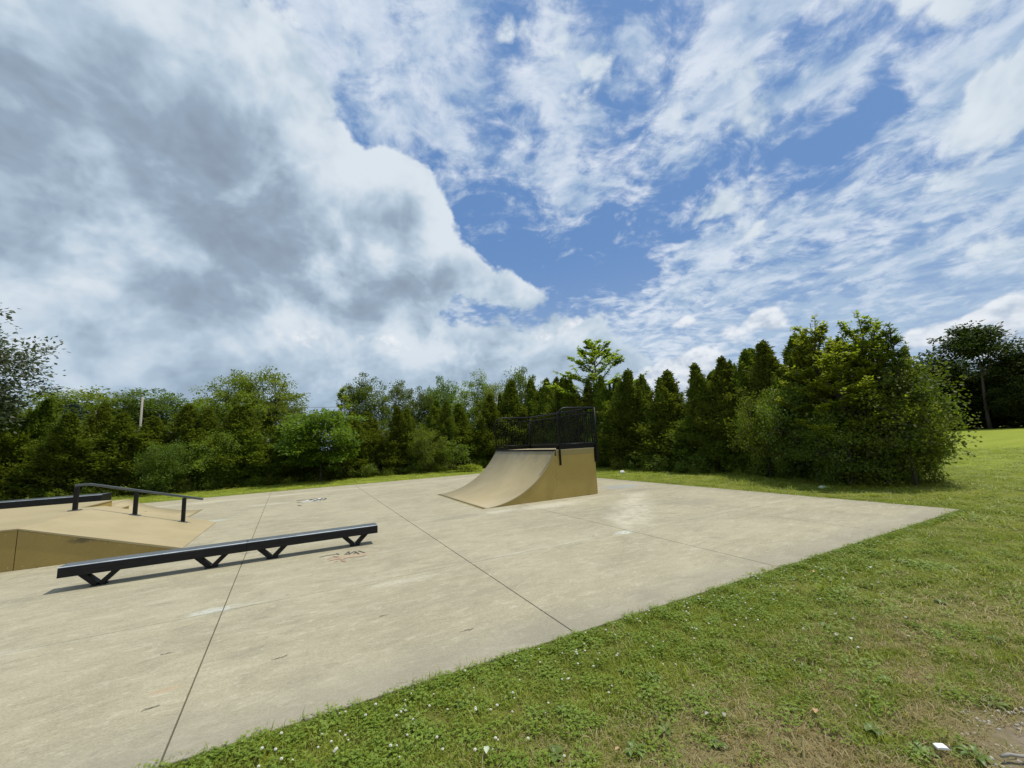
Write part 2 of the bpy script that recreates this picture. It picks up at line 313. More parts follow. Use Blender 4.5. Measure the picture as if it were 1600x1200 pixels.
        f, cc = spot(*s); col = k.mix(f, col, cc)
    # pale drip trail running diagonally from the quarter pipe
    tv = k.m('ABSOLUTE', k.m('ADD', k.m('MULTIPLY', k.m('SUBTRACT', x, y), 0.707), k.m('MULTIPLY_ADD', k.noise(P, 1.1, 5, 0.65), 1.5, -0.40)))
    tu = k.m('MULTIPLY', k.m('ADD', x, y), 0.707)
    tr_ = k.m('MULTIPLY', k.m('MULTIPLY', k.sm(tv, 0.55, 0.05), k.m('MULTIPLY', k.sm(tu, 6.6, 7.6), k.sm(tu, 12.0, 10.8))), k.sm(k.noise(P, 4.5, 5, 0.7), 0.30, 0.62))
    col = k.mix(k.m('MULTIPLY', tr_, 0.40), col, c4(0.60, 0.57, 0.49))
    col = k.mix(1.0, col, c4(1.06, 1.06, 1.0), 'MULTIPLY')
    k.put(p.inputs['Base Color'], col); p.inputs['Roughness'].default_value = 0.85; p.inputs['Specular IOR Level'].default_value = 0.25
    h = k.m('ADD', k.m('MULTIPLY', n3, 0.6), k.m('MULTIPLY', n4, 0.4))
    bump(k, p, h, 0.45, 0.006); return m
def m_tan(name, c1, c2, scuff=0.5, along=(1, 3, 3), rough=0.55, sc=(0.17, 0.165, 0.13)):
    m, k, p, out = mat(name)
    P = k.n('ShaderNodeTexCoord').outputs['Object']
    n1 = k.noise(P, 1.1, 4, 0.6, 0.3); n2 = k.noise(k.v('MULTIPLY', P, along), 2.5, 6, 0.7, 0.6); n3 = k.noise(P, 45, 4, 0.7)
    col = k.mix(k.sm(n1, 0.3, 0.7), c4(*c1), c4(*c2))
    col = k.mix(k.m('MULTIPLY', k.sm(n2, 0.55, 0.8), scuff), col, c4(*sc))
    col = k.mix(k.m('MULTIPLY', k.sm(n3, 0.3, 0.75), 0.10), col, c4(0.55, 0.48, 0.34))
    k.put(p.inputs['Base Color'], col); p.inputs['Roughness'].default_value = rough; p.inputs['Specular IOR Level'].default_value = 0.35
    bump(k, p, n3, 0.12, 0.003); return m, k, p, col, P
def m_paint(name, c1, c2, rough=0.4, chips=None, metal=0.0, spec=0.5):
    m, k, p, out = mat(name)
    P = k.n('ShaderNodeTexCoord').outputs['Object']
    n = k.noise(k.v('MULTIPLY', P, (1, 6, 6)), 5, 6, 0.7)
    col = k.mix(k.sm(n, 0.3, 0.75), c4(*c1), c4(*c2))
    if chips: col = k.mix(k.sm(k.noise(P, 30, 5, 0.7), 0.66, 0.72), col, c4(*chips))
    k.put(p.inputs['Base Color'], col); k.put(p.inputs['Roughness'], k.m('MULTIPLY_ADD', n, 0.25, rough - 0.1)); p.inputs['Metallic'].default_value = metal; p.inputs['Specular IOR Level'].default_value = spec
    return m
MT = {}
MT['ground'] = m_ground(); MT['concrete'] = m_concrete()
m, k, p, out = mat('joint_soil'); k.put(p.inputs['Base Color'], k.mix(k.noise(pos(k), 9, 3, .6), c4(.035, .03, .02), c4(.11, .10, .06))); p.inputs['Roughness'].default_value = 1; MT['joint'] = m
MT['ride'], k, p, col, P = m_tan('ride_surface', (0.335, 0.272, 0.140), (0.390, 0.318, 0.172), 0.28, (1, 2, 2))
MT['curve'], k, p, col, P = m_tan('curved_ride_surface', (0.335, 0.272, 0.142), (0.385, 0.315, 0.172), 0.28, (1, 2, 2))
# wheel scuffs just below the coping of the big ramp
px, py, pz = k.xyz(P)
sc = k.m('MULTIPLY', k.sm(pz, 0.72, 1.12), k.sm(k.noise(k.v('MULTIPLY', P, (1, 1.6, 0.8)), 3.0, 6, 0.75, 0.8), 0.42, 0.66))
k.put(p.inputs['Base Color'], k.mix(k.m('MULTIPLY', sc, 0.45), col, c4(0.12, 0.125, 0.11)))
MT['side'], k, p, col, P = m_tan('side_board', (0.325, 0.232, 0.052), (0.370, 0.268, 0.068), 0.22, (1, 2, 3), 0.6, (0.16, 0.12, 0.05))
MT['lipshade'], k, p, col, P = m_tan('lip_shade_strip', (0.250, 0.200, 0.070), (0.285, 0.225, 0.080), 0.2, (1, 2, 3), 0.6, (0.16, 0.12, 0.05))  # side board tone darkened to paint in the deck lip's shadow
MT['scuffside'], k, p, col, P = m_tan('scuffed_side_board', (0.290, 0.205, 0.052), (0.335, 0.240, 0.066), 0.3, (1, 2, 3), 0.6, (0.13, 0.10, 0.05))
px, py, pz = k.xyz(P)
sc = k.sm(k.m('ADD', k.v('LENGTH', k.v('MULTIPLY', k.v('SUBTRACT', P, (-3.08, 8.9, 0.33)), (3.2, 1, 11))), k.m('MULTIPLY', k.noise(P, 9, 5, 0.7), 1.0)), 1.25, 0.7)
sc2 = k.sm(k.m('ADD', k.v('LENGTH', k.v('MULTIPLY', k.v('SUBTRACT', P, (-2.72, 8.9, 0.30)), (4.0, 1, 11))), k.m('MULTIPLY', k.noise(P, 9, 5, 0.7), 1.0)), 1.3, 0.7)
k.put(p.inputs['Base Color'], k.mix(k.m('MULTIPLY', k.m('MAXIMUM', sc, sc2), 0.75), col, c4(0.09, 0.075, 0.045)))
MT['black'] = m_paint('black_powder_coat', (0.002, 0.002, 0.0022), (0.005, 0.005, 0.0055), 0.45, None, 0.0, 0.22)
MT['blacklegs'] = m_paint('black_chipped_paint', (0.004, 0.004, 0.0045), (0.012, 0.012, 0.012), 0.5, (0.06, 0.045, 0.035), 0.0, 0.25)
MT['ledgetop'] = m_paint('worn_black_steel_top', (0.060, 0.070, 0.074), (0.125, 0.138, 0.142), 0.36, (0.20, 0.19, 0.17), 0.0, 0.4)
MT['ledgeside'] = m_paint('worn_black_steel_side', (0.005, 0.005, 0.0055), (0.016, 0.016, 0.016), 0.5, (0.05, 0.042, 0.035), 0.0, 0.25)
MT['steel'] = m_paint('bare_worn_steel', (0.32, 0.36, 0.39), (0.60, 0.64, 0.67), 0.4, (0.12, 0.11, 0.10), 0.3)
MT['screw'] = m_paint('screw_zinc', (0.38, 0.31, 0.18), (0.50, 0.43, 0.28), 0.5)
MT['arb'] = m_leaf('arborvitae_foliage', (0.056, 0.084, 0.010), (0.195, 0.240, 0.033), 0.36, 0.7, 0.10, (1.4, 1.4, 0.6), 0.45)
MT['maple'] = m_leaf('broad_leaf_bright', (0.125, 0.175, 0.012), (0.300, 0.330, 0.028), 0.45, 0.5, 0.22, (1.7, 1.9, 0.6), 0.2)
MT['dark'] = m_leaf('broad_leaf_dark', (0.058, 0.088, 0.011), (0.155, 0.195, 0.026), 0.35, 0.55, 0.2, (1.5, 1.8, 0.6), 0.4)
MT['mid'] = m_leaf('broad_leaf_mid', (0.090, 0.125, 0.013), (0.215, 0.250, 0.032), 0.42, 0.55, 0.18, (1.5, 1.7, 0.6), 0.35)
MT['wooddark'] = m_leaf('far_wood_leaf', (0.022, 0.038, 0.007), (0.062, 0.085, 0.014), 0.25, 0.6, 0.1, (1.5, 1.8, 0.6), 0.3)
MT['lime'] = m_leaf('shrub_leaf_light', (0.070, 0.110, 0.010), (0.180, 0.225, 0.024), 0.42, 0.5, 0.2, (1.6, 1.8, 0.6), 0.1)
MT['grey'] = m_leaf('silvery_leaf', (0.040, 0.055, 0.026), (0.17, 0.20, 0.13), 0.25, 0.5, 0.3, (1.2, 1.4, 0.8), 0.2)
MT['spruce'] = m_leaf('spruce_needles', (0.020, 0.038, 0.028), (0.055, 0.085, 0.065), 0.1, 0.6, 0.2, (1, 1, .8), 0.2)
MT['bark'] = m_bark('bark', (0.030, 0.024, 0.018), (0.10, 0.085, 0.065))
MT['arbbark'] = m_bark('arborvitae_bark', (0.035, 0.026, 0.018), (0.10, 0.075, 0.055))
MT['blade'] = m_blade('grass_blade', 'grass'); MT['clover'] = m_blade('clover_leaf', 'clover')
def m_plain(name, c1, c2, rough=0.6, scale=20, trans=0.0):
    m, k, p, out = mat(name)
    P = k.n('ShaderNodeTexCoord').outputs['Object']
    k.put(p.inputs['Base Color'], k.mix(k.noise(P, scale, 4, 0.6), c4(*c1), c4(*c2))); p.inputs['Roughness'].default_value = rough
    return m
MT['flower'] = m_plain('clover_flower_white', (0.62, 0.60, 0.52), (0.80, 0.79, 0.74), 0.7, 300)
MT['stem'] = m_plain('stem_green', (0.08, 0.13, 0.03), (0.12, 0.18, 0.05))
MT['weed'] = m_leaf('weed_leaf', (0.09, 0.14, 0.022), (0.16, 0.22, 0.040), 0.25, 0.45, 0.4, None, 0.25)
MT['white'] = m_plain('white_plastic', (0.78, 0.79, 0.82), (0.84, 0.85, 0.86), 0.35)
MT['dryleaf'] = m_plain('dry_leaf', (0.30, 0.17, 0.08), (0.48, 0.32, 0.17), 0.7, 60)
MT['paleleaf'] = m_plain('pale_leaf', (0.36, 0.42, 0.28), (0.5, 0.55, 0.4), 0.6, 60)
MT['wood'] = m_plain('weathered_wood', (0.22, 0.20, 0.17), (0.36, 0.33, 0.29), 0.8, 14)
MT['siding'] = m_plain('white_siding', (0.68, 0.70, 0.72), (0.76, 0.77, 0.78), 0.6, 3)
MT['roof'] = m_plain('grey_shingles', (0.10, 0.10, 0.11), (0.17, 0.17, 0.18), 0.9, 8)
MT['glass'] = m_plain('window_glass', (0.03, 0.04, 0.05), (0.05, 0.06, 0.07), 0.1, 3)
MT['stone'] = m_plain('gravel_stone', (0.30, 0.27, 0.23), (0.52, 0.48, 0.43), 0.9, 15)
MT['spray_black'] = m_plain('black_spray_mark', (0.035, 0.033, 0.03), (0.10, 0.095, 0.08), 0.8, 40)
MT['spray_red'] = m_plain('faded_red_mark', (0.36, 0.17, 0.11), (0.40, 0.27, 0.19), 0.8, 30)
MT['spray_white'] = m_plain('white_spray_mark', (0.55, 0.55, 0.50), (0.66, 0.66, 0.62), 0.8, 30)
MT['wire'] = m_plain('cable', (0.05, 0.05, 0.05), (0.08, 0.08, 0.08), 0.6)

# ------------------------------------------------------------------ mesh helpers
def mesh_np(name, V, F, mats, attr=None, midx=None, smooth=False):
    """V (n,3); F (m,3) or (m,4)"""
    me = bpy.data.meshes.new(name)
    V = np.asarray(V, dtype=np.float32); F = np.asarray(F, dtype=np.int32); nf, w = F.shape
    me.vertices.add(len(V)); me.vertices.foreach_set('co', V.ravel())
    me.loops.add(nf * w); me.loops.foreach_set('vertex_index', F.ravel())
    me.polygons.add(nf); me.polygons.foreach_set('loop_start', np.arange(0, nf * w, w, dtype=np.int32)); me.polygons.foreach_set('loop_total', np.full(nf, w, dtype=np.int32))
    for m in (mats if isinstance(mats, (list, tuple)) else [mats]): me.materials.append(m)
    if midx is not None: me.polygons.foreach_set('material_index', np.asarray(midx, dtype=np.int32))
    if attr is not None:
        at = me.attributes.new('rnd', 'FLOAT', 'POINT'); at.data.foreach_set('value', np.asarray(attr, dtype=np.float32))
    if smooth: me.polygons.foreach_set('use_smooth', np.ones(nf, dtype=bool))
    me.update(calc_edges=True); me.validate()
    return me
def link(name, me, parent=None):
    o = bpy.data.objects.new(name, me); COL.objects.link(o)
    if parent is not None: o.parent = parent
    return o
def tag(o, label=None, cat=None, group=None, kind=None):
    if label: o['label'] = label
    if cat: o['category'] = cat
    if group: o['group'] = group
    if kind: o['kind'] = kind
    return o
def thing(name, label, cat, loc=(0, 0, 0), rz=0.0, group=None):
    o = bpy.data.objects.new(name, None); o.empty_display_size = 0.2; COL.objects.link(o)
    o.location = loc; o.rotation_euler = (0, 0, rz); return tag(o, label, cat, group)
def dup(root, loc, rz=0.0, scale=(1, 1, 1), label=None, cat=None, group=None):
    c = root.copy(); COL.objects.link(c); c.location = loc; c.rotation_euler = (0, 0, rz); c.scale = scale
    tag(c, label, cat, group)
    for ch in list(root.children):
        d = ch.copy(); COL.objects.link(d); d.parent = c
        for g in list(ch.children):
            e = g.copy(); COL.objects.link(e); e.parent = d
    return c

class MB:
    """collects faces (any ngon) of one part"""
    def __init__(s): s.v = []; s.f = []; s.sm = []
    def add(s, vs, fs, smooth=False):
        b = len(s.v); s.v += [tuple(map(float, x)) for x in vs]
        for f in fs: s.f.append([b + i for i in f]); s.sm.append(smooth)
    def box(s, x0, y0, z0, x1, y1, z1):
        s.add([(x0, y0, z0), (x1, y0, z0), (x1, y1, z0), (x0, y1, z0), (x0, y0, z1), (x1, y0, z1), (x1, y1, z1), (x0, y1, z1)],
              [(0, 3, 2, 1), (4, 5, 6, 7), (0, 1, 5, 4), (1, 2, 6, 5), (2, 3, 7, 6), (3, 0, 4, 7)])
    def prism(s, prof, y0, y1, axis='y', smooth_idx=()):
        """prof: list of (x,z) extruded along y"""
        n = len(prof)
        a = [(x, y0, z) for x, z in prof]; b = [(x, y1, z) for x, z in prof]
        if axis == 'x': a = [(y0, x, z) for x, z in prof]; b = [(y1, x, z) for x, z in prof]
        s.add(a + b, [tuple(range(n)), tuple(range(2 * n - 1, n - 1, -1))])
        base = len(s.v) - 2 * n
        for i in range(n):
            j = (i + 1) % n; s.f.append([base + i, base + n + i, base + n + j, base + j]); s.sm.append(i in smooth_idx)
    def tube(s, pts, r, n=8, caps=True):
        pts = [Vector(p) for p in pts]; rs = r if isinstance(r, (list, tuple)) else [r] * len(pts)
        rings = []; up = None
        for i, p in enumerate(pts):
            t = (pts[min(i + 1, len(pts) - 1)] - pts[max(i - 1, 0)]).normalized()
            if up is None: up = Vector((0, 0, 1)) if abs(t.z) < 0.9 else Vector((1, 0, 0))
            u = (up - t * up.dot(t)).normalized(); w = t.cross(u); up = u
            rings.append([p + (u * math.cos(2 * math.pi * k / n) + w * math.sin(2 * math.pi * k / n)) * rs[i] for k in range(n)])
        vs = [v for rg in rings for v in rg]; fs = []
        for i in range(len(rings) - 1):
            for k in range(n):
                fs.append((i * n + k, i * n + (k + 1) % n, (i + 1) * n + (k + 1) % n, (i + 1) * n + k))
        s.add(vs, fs, True)
        if caps:
            b = len(s.v) - len(vs)
            s.f.append([b + k for k in range(n)][::-1]); s.sm.append(False)
            s.f.append([b + (len(rings) - 1) * n + k for k in range(n)]); s.sm.append(False)
    def bar(s, p, q, w, d, side=(0, 1, 0)):
        """rectangular bar from p to q; d along side, w across"""
        p = Vector(p); q = Vector(q); t = (q - p).normalized(); sd = Vector(side); sd = (sd - t * sd.dot(t)).normalized(); u = t.cross(sd)
        vs = [c + sd * (a * d / 2) + u * (b * w / 2) for c in (p, q) for a, b in ((-1, -1), (1, -1), (1, 1), (-1, 1))]
        s.add(vs, [(0, 3, 2, 1), (4, 5, 6, 7), (0, 1, 5, 4), (1, 2, 6, 5), (2, 3, 7, 6), (3, 0, 4, 7)])
    def mesh(s, name, m):
        me = bpy.data.meshes.new(name); me.from_pydata(s.v, [], s.f)
        me.materials.append(m); me.polygons.foreach_set('use_smooth', s.sm); me.update()
        return me
    def build(s, name, m, parent=None, bevel=0.0):
        o = link(name, s.mesh(name, m), parent)
        if bevel:
            b = o.modifiers.new('bevel', 'BEVEL'); b.width = bevel; b.segments = 2; b.limit_method = 'ANGLE'; b.angle_limit = R(40); b.harden_normals = False
        return o

# ------------------------------------------------------------------ ground
def axis_grid(lo, hi, near_lo, near_hi, step):
    a = list(np.arange(near_lo, near_hi + 1e-6, step))
    v = near_hi; s = step
    while v < hi: s *= 1.35; v += s; a.append(min(v, hi))
    v = near_lo; s = step; pre = []
    while v > lo: s *= 1.35; v -= s; pre.append(max(v, lo))
    return np.array(pre[::-1] + a)
gx = axis_grid(-900, 900, -1.5, 10, 0.12); gy = axis_grid(-900, 900, -0.5, 3.2, 0.12)
XX, YY = np.meshgrid(gx, gy)
ZZ = -0.022 + 0.010 * np.sin(XX * 2.3 + 1.1 * np.sin(YY * 1.7)) * np.sin(YY * 2.9 + 0.8 * np.sin(XX * 1.3)) + 0.006 * np.sin(XX * 7.1) * np.cos(YY * 6.3)
fl = (XX > -14.5) & (XX < 9.95) & (YY > 2.7) & (YY < 19.5); ZZ[fl] = -0.035
ZZ[(np.abs(XX) > 12) | (np.abs(YY) > 6)] = np.minimum(ZZ[(np.abs(XX) > 12) | (np.abs(YY) > 6)], -0.02)
ny, nx = XX.shape
idx = np.arange(nx * ny).reshape(ny, nx)
F = np.stack([idx[:-1, :-1].ravel(), idx[:-1, 1:].ravel(), idx[1:, 1:].ravel(), idx[1:, :-1].ravel()], 1)
g = link('ground', mesh_np('ground', np.stack([XX.ravel(), YY.ravel(), ZZ.ravel()], 1), F, MT['ground'], smooth=True)); tag(g, kind='structure')

# ------------------------------------------------------------------ concrete slab: separate panels with open joints
slab = thing('concrete_slab', None, None); slab['kind'] = 'structure'
b = MB(); b.box(-14.0, 2.86, -0.16, 9.73, 19.21, -0.022); b.build('joint_bed', MT['joint'], slab)
xs = [-14.0, -11.72, -9.0, -6.27, -3.55, -0.82, 1.9, 4.63, 7.2, 9.77]
ys = [2.82, 5.09, 17.3, 19.25]
gap = 0.008
for i in range(len(xs) - 1):
    for j in range(len(ys) - 1):
        gx_ = gap / 2; gy_ = 0.004 if j else 0.0
        x0 = xs[i] + (gx_ if i else 0); x1 = xs[i + 1] - (gx_ if i < len(xs) - 2 else 0)
        if i == 7: x1 = xs[8] - 0.003
        if i == 8: x0 = xs[8] + 0.003
        y0 = ys[j] + (0.004 if j else 0); y1 = ys[j + 1] - (0.004 if j < len(ys) - 2 else 0)
        b = MB(); b.box(x0, y0, -0.13, x1, y1, 0.0)
        if i in (4, 5):          # this joint was cut slightly askew
            b.v = [(vx + (0.20 - (vy - 2.83) * 0.037 if abs(vx + 0.82) < 0.05 else 0), vy, vz) for vx, vy, vz in b.v]
        b.build('slab_panel', MT['concrete'], slab, bevel=0.005)

# ------------------------------------------------------------------ quarter pipe
QX0, QX1, QX2, QY0, QY1, QH = 3.66, 5.72, 6.98, 8.87, 12.5, 1.235
def arc(x0, x1, h, n=20, z0=0.006):
    w = x1 - x0; rad = (w * w + h * h) / (2 * h)
    th = math.asin(min(1, w / rad)); pts = []
    for i in range(n + 1):
        a = th * i / n; pts.append((x0 + rad * math.sin(a), z0 + rad * (1 - math.cos(a)) * (h - z0) / h))
    return pts
qp = thing('quarter_pipe', 'tan quarter pipe skate ramp with mustard sides standing on the concrete slab', 'skate ramp')
cv = arc(QX0, QX1, QH - 0.012)
b = MB()
prof = [(x, z) for x, z in cv] + [(x + 0.012, z - 0.022) for x, z in cv[::-1]]
prof[-1] = (QX0 + 0.02, 0.001)
b.prism(prof, QY0 - 0.012, QY1 + 0.012, smooth_idx=set(range(len(cv) - 1)) | set(range(len(cv), 2 * len(cv) - 1)))
b.build('curved_surface', MT['curve'], qp)
for nm, ya, yb in (('side_panel', QY0, QY0 + 0.03), ('side_panel', QY1 - 0.03, QY1)):
    b = MB(); pr = [(x + 0.02, max(z - 0.024, 0.0)) for x, z in cv if z > 0.03 and x < QX1 - .01] + [(QX1 - 0.004, QH - 0.06), (QX1 - 0.004, 0.004), (cv[3][0] + 0.02, 0.004)]
    b.prism(pr, ya, yb); b.build(nm, MT['side'], qp)
    b = MB(); b.box(QX1 - 0.001, ya, 0.006, QX2, yb, QH - 0.150); b.build(nm, MT['side'], qp)
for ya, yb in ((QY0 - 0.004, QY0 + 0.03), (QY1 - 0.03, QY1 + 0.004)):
    b = MB(); b.box(QX1 + 0.035, ya, QH - 0.148, QX2 + 0.002, yb, QH - 0.026); o = b.build('lip_shade_strip', MT['lipshade'], qp)  # top strip of the side wall, lip shadow put into its colour
b = MB(); b.box(QX1 + 0.03, QY0 - 0.012, QH - 0.024, QX2 + 0.01, QY1 + 0.012, QH); b.build('deck', MT['ride'], qp)
b = MB(); b.tube([(QX1 + 0.008, QY0 - 0.015, QH - 0.006), (QX1 + 0.008, QY1 + 0.015, QH - 0.006)], 0.024, 12); b.build('coping', MT['black'], qp)
b = MB(); b.box(QX2 - 0.028, QY0 + 0.031, 0.004, QX2 - 0.003, QY1 - 0.031, QH - 0.026); b.build('back_panel', MT['side'], qp)
b = MB(); b.box(QX2 + 0.003, QY0 + 0.05, 0.004, QX2 + 0.07, QY1 - 0.05, 0.84); b.build('rear_step', MT['side'], qp)
# toe plate edge
b = MB(); b.box(QX0 - 0.03, QY0 - 0.012, 0.0015, QX0 + 0.03, QY1 + 0.012, 0.0055); b.build('toe_plate', MT['side'], qp)
# guard rail: three panels of balusters
def rail_panel(p, q, corner_start, name, post_start_z, z0=QH + 0.13, zt=2.32, post_end_z=QH):
    p = Vector((p[0], p[1], 0)); q = Vector((q[0], q[1], 0)); t = (q - p).normalized(); L = (q - p).length; rr = 0.26
    o = bpy.data.objects.new(name, None); o.empty_display_size = .1; COL.objects.link(o); o.parent = qp
    b = MB()
    if corner_start:
        pts = [p + Vector((0, 0, post_start_z)), p + Vector((0, 0, zt - rr))]
        for i in range(1, 9):
            a = math.pi / 2 * i / 8; pts.append(p + t * (rr * (1 - math.cos(a))) + Vector((0, 0, zt - rr + rr * math.sin(a))))
        pts.append(q + Vector((0, 0, zt)))
    else: pts = [p + Vector((0, 0, zt)), q + Vector((0, 0, zt))]
    b.tube(pts, 0.026, 10); b.build('top_rail', MT['black'], o)
    b = MB(); b.tube([p + Vector((0, 0, z0)), q + Vector((0, 0, z0))], 0.019, 8); b.build('bottom_rail', MT['black'], o)
    b = MB(); b.tube([p + Vector((0, 0, zt - 0.13)) + (t * 0.08 if corner_start else t * 0), q + Vector((0, 0, zt - 0.13))], 0.016, 8); b.build('middle_rail', MT['black'], o)
    b = MB(); b.box(-0.004, -0.004, 0, 0.004, 0.004, 0.001)
    n = int(L / 0.09); first = None
    for i in range(1, n):
        c = p + t * (L * i / n)
        if first is None:
            bb = MB(); bb.tube([(0, 0, z0), (0, 0, zt - 0.13)], 0.013, 6, False); me = bb.mesh('baluster', MT['black'])
            first = me
        w = link('baluster', first, o); w.location = (c.x, c.y, 0)
    return o
yN, yF, xB = QY0 - 0.030, QY1 + 0.03, QX2 + 0.10
rail_panel((QX1 + 0.14, yN), (xB - 0.03, yN), True, 'guard_rail', 0.84)
rail_panel((QX1 + 0.03, yF), (xB - 0.03, yF), True, 'guard_rail', QH - 0.30)
rail_panel((xB, yN), (xB, yF), False, 'guard_rail', 0.84)
for (x, y, z0) in ((xB, yN, 0.86), (xB, yF, 0.86), (xB, (yN + yF) / 2, 0.86)):
    b = MB(); b.tube([(x, y, z0), (x, y, 2.325)], 0.028, 10); b.build('post', MT['black'], qp)
b = MB(); b.box(xB - 0.06, yN - 0.02, 0.86, xB + 0.02, yN + 0.05, QH + 0.10); b.build('rail_bracket', MT['black'], qp)
b = MB(); b.box(QX1 + 0.06, yN + 0.02, QH + 0.004, xB - 0.02, yN + 0.055, QH + 0.10); b.build('kick_board', MT['black'], qp)
b = MB(); b.box(xB - 0.085, yN + 0.06, QH + 0.004, xB - 0.05, yF - 0.06, QH + 0.10); b.build('kick_board', MT['black'], qp)
b = MB(); b.box(QX1 + 0.06, yF - 0.065, QH + 0.004, xB - 0.09, yF - 0.03, QH + 0.08); b.build('kick_board', MT['black'], qp)
scr = MB(); scr.tube([(0, 0.001, 0), (0, -0.003, 0)], 0.007, 8); scrm = scr.mesh('screw', MT['screw'])
for x_, z_ in [(QX1 + 0.05, .12), (QX1 + 0.05, .45), (QX1 + 0.05, .8), (QX1 - .05, .10), (QX1 - .05, .5), (QX2 - .05, .12), (QX2 - .05, .5), (QX2 - .05, .9), (6.2, .07), (6.6, .07), (5.2, .07), (4.8, .06)] + [(x + .06, z - .07) for x, z in cv[9::2]]:
    o = link('screw', scrm, qp); o.location = (x_, QY0 - 0.0005, z_)

# ------------------------------------------------------------------ funbox on the left
FX, FY0, FY1, FY2, FH = -3.80, 8.9, 11.78, 13.4, 0.60; FT = -1.83
fb = thing('funbox', 'low tan funbox at the left edge with a bank, a flat deck and small steps', 'skate ramp')
b = MB(); b.prism([(FT, 0.004), (FT - 0.005, 0.014), (FX, FH), (FX, FH - 0.022), (FT - 0.09, 0.004)], FY0 - 0.012, FY1 + 0.012); b.build('bank_surface', MT['ride'], fb)
b = MB(); b.box(-9.6, FY0 - 0.012, FH - 0.022, FX - 0.004, FY1 + 0.010, FH - 0.002); b.build('deck', MT['ride'], fb)
b = MB(); b.box(-9.6, FY1 + 0.013, FH - 0.022, -4.17, FY2 + 0.012, FH - 0.002); b.build('deck', MT['ride'], fb)
b = MB(); b.box(-4.21, FY1 + 0.014, 0.004, -4.182, FY2 - 0.032, FH - 0.024); b.build('step', MT['side'], fb)
b = MB(); b.box(FX - 0.4, FY1 - 0.03, 0.004, FX - 0.005, FY1, FH - 0.024); b.build('side_panel', MT['side'], fb)
for y0, y1, mm in ((FY0, FY0 + 0.03, 'scuffside'), (FY1 - 0.03, FY1, 'side')):
    b = MB(); b.prism([(FT - 0.10, 0.004), (FX + 0.004, 0.004), (FX + 0.004, FH - 0.030), (FT - 0.10, 0.012)], y0, y1)
    o = b.build('side_panel', MT[mm], fb)
b = MB(); b.box(-6.6, FY0, 0.004, FX - 0.005, FY0 + 0.03, FH - 0.024); b.build('side_panel', MT['scuffside'], fb)
b = MB(); b.box(-9.6, FY0, 0.004, -6.608, FY0 + 0.03, FH - 0.024); b.build('side_panel', MT['scuffside'], fb)
b = MB(); b.box(-9.6, FY2 - 0.03, 0.004, -4.182, FY2, FH - 0.024); b.build('side_panel', MT['side'], fb)
def screw_at(x, y, z, par, m=None):
    o = link('screw', scrm2, par); o.location = (x, y, z)
s2 = MB(); s2.tube([(0, 0.001, 0), (0, -0.003, 0)], 0.0075, 8); scrm2 = s2.mesh('screw', MT['screw'])
for i in range(9):
    t = i / 8; x = FX + 0.1 + (FT - FX - 0.55) * t; z = FH * (x - FT) / (FX - FT) - 0.055
    screw_at(x, FY0, z, fb)
for i in range(6): screw_at(FX - 0.12 - i * 0.42, FY0, FH - 0.075, fb)
for z in (0.05,): 
    for x in (FX - 0.06, FX + 0.09): screw_at(x, FY0, z, fb)
# steps down behind the bank
SX = [FX - 0.45, -4.16, -3.86, -3.53, -3.2]
steps_z = [0.58, 0.40, 0.235, 0.09]
for i, (xr, z) in enumerate(zip([-4.17, -3.86, -3.53, -3.22], [FH, 0.415, 0.25, 0.10])):
    if i == 0: continue
    xl = [-4.17, -3.86, -3.53, -3.22][i - 1]
    b = MB(); b.box(xl, FY1 + 0.014, 0.004, xr, FY2, z); b.build('step', MT['side'], fb)
    b = MB(); b.box(xl, FY1 + 0.014, z + 0.0005, xr + 0.012, FY2 + 0.004, z + 0.014); b.build('tread', MT['ride'], fb)

# curved bank behind the funbox
kb = thing('curved_bank', 'small tan curved bank ramp half hidden behind the funbox steps', 'skate ramp')
cv2 = arc(-2.66, -4.30, 0.0, 2) if False else None
w_, h_ = 1.66, 0.47
rad = (w_ * w_ + h_ * h_) / (2 * h_); th = math.asin(w_ / rad)
cv2 = [(-2.66 - rad * math.sin(th * i / 12), 0.006 + rad * (1 - math.cos(th * i / 12)) * (h_ - 0.006) / h_) for i in range(13)]
b = MB(); b.prism(cv2 + [(x - 0.01, max(z - 0.02, 0.001)) for x, z in cv2[::-1]], 13.5, 15.0, smooth_idx=set(range(12))); b.build('curved_surface', MT['ride'], kb)
for y0, y1 in ((13.512, 13.54), (14.96, 14.988)):
    b = MB(); b.prism([(x - 0.012, z - 0.022) for x, z in cv2 if z > 0.03] + [(-4.36, h_ - 0.02), (-4.36, 0.004), (-2.95, 0.004)], y0, y1); b.build('side_panel', MT['side'], kb)
b = MB(); b.box(-4.66, 13.5, h_ - 0.014, -4.325, 15.0, h_ + 0.004); b.build('deck', MT['ride'], kb)
b = MB(); b.box(-4.66, 13.512, 0.004, -4.365, 14.988, h_ - 0.016); b.build('deck_box', MT['side'], kb)

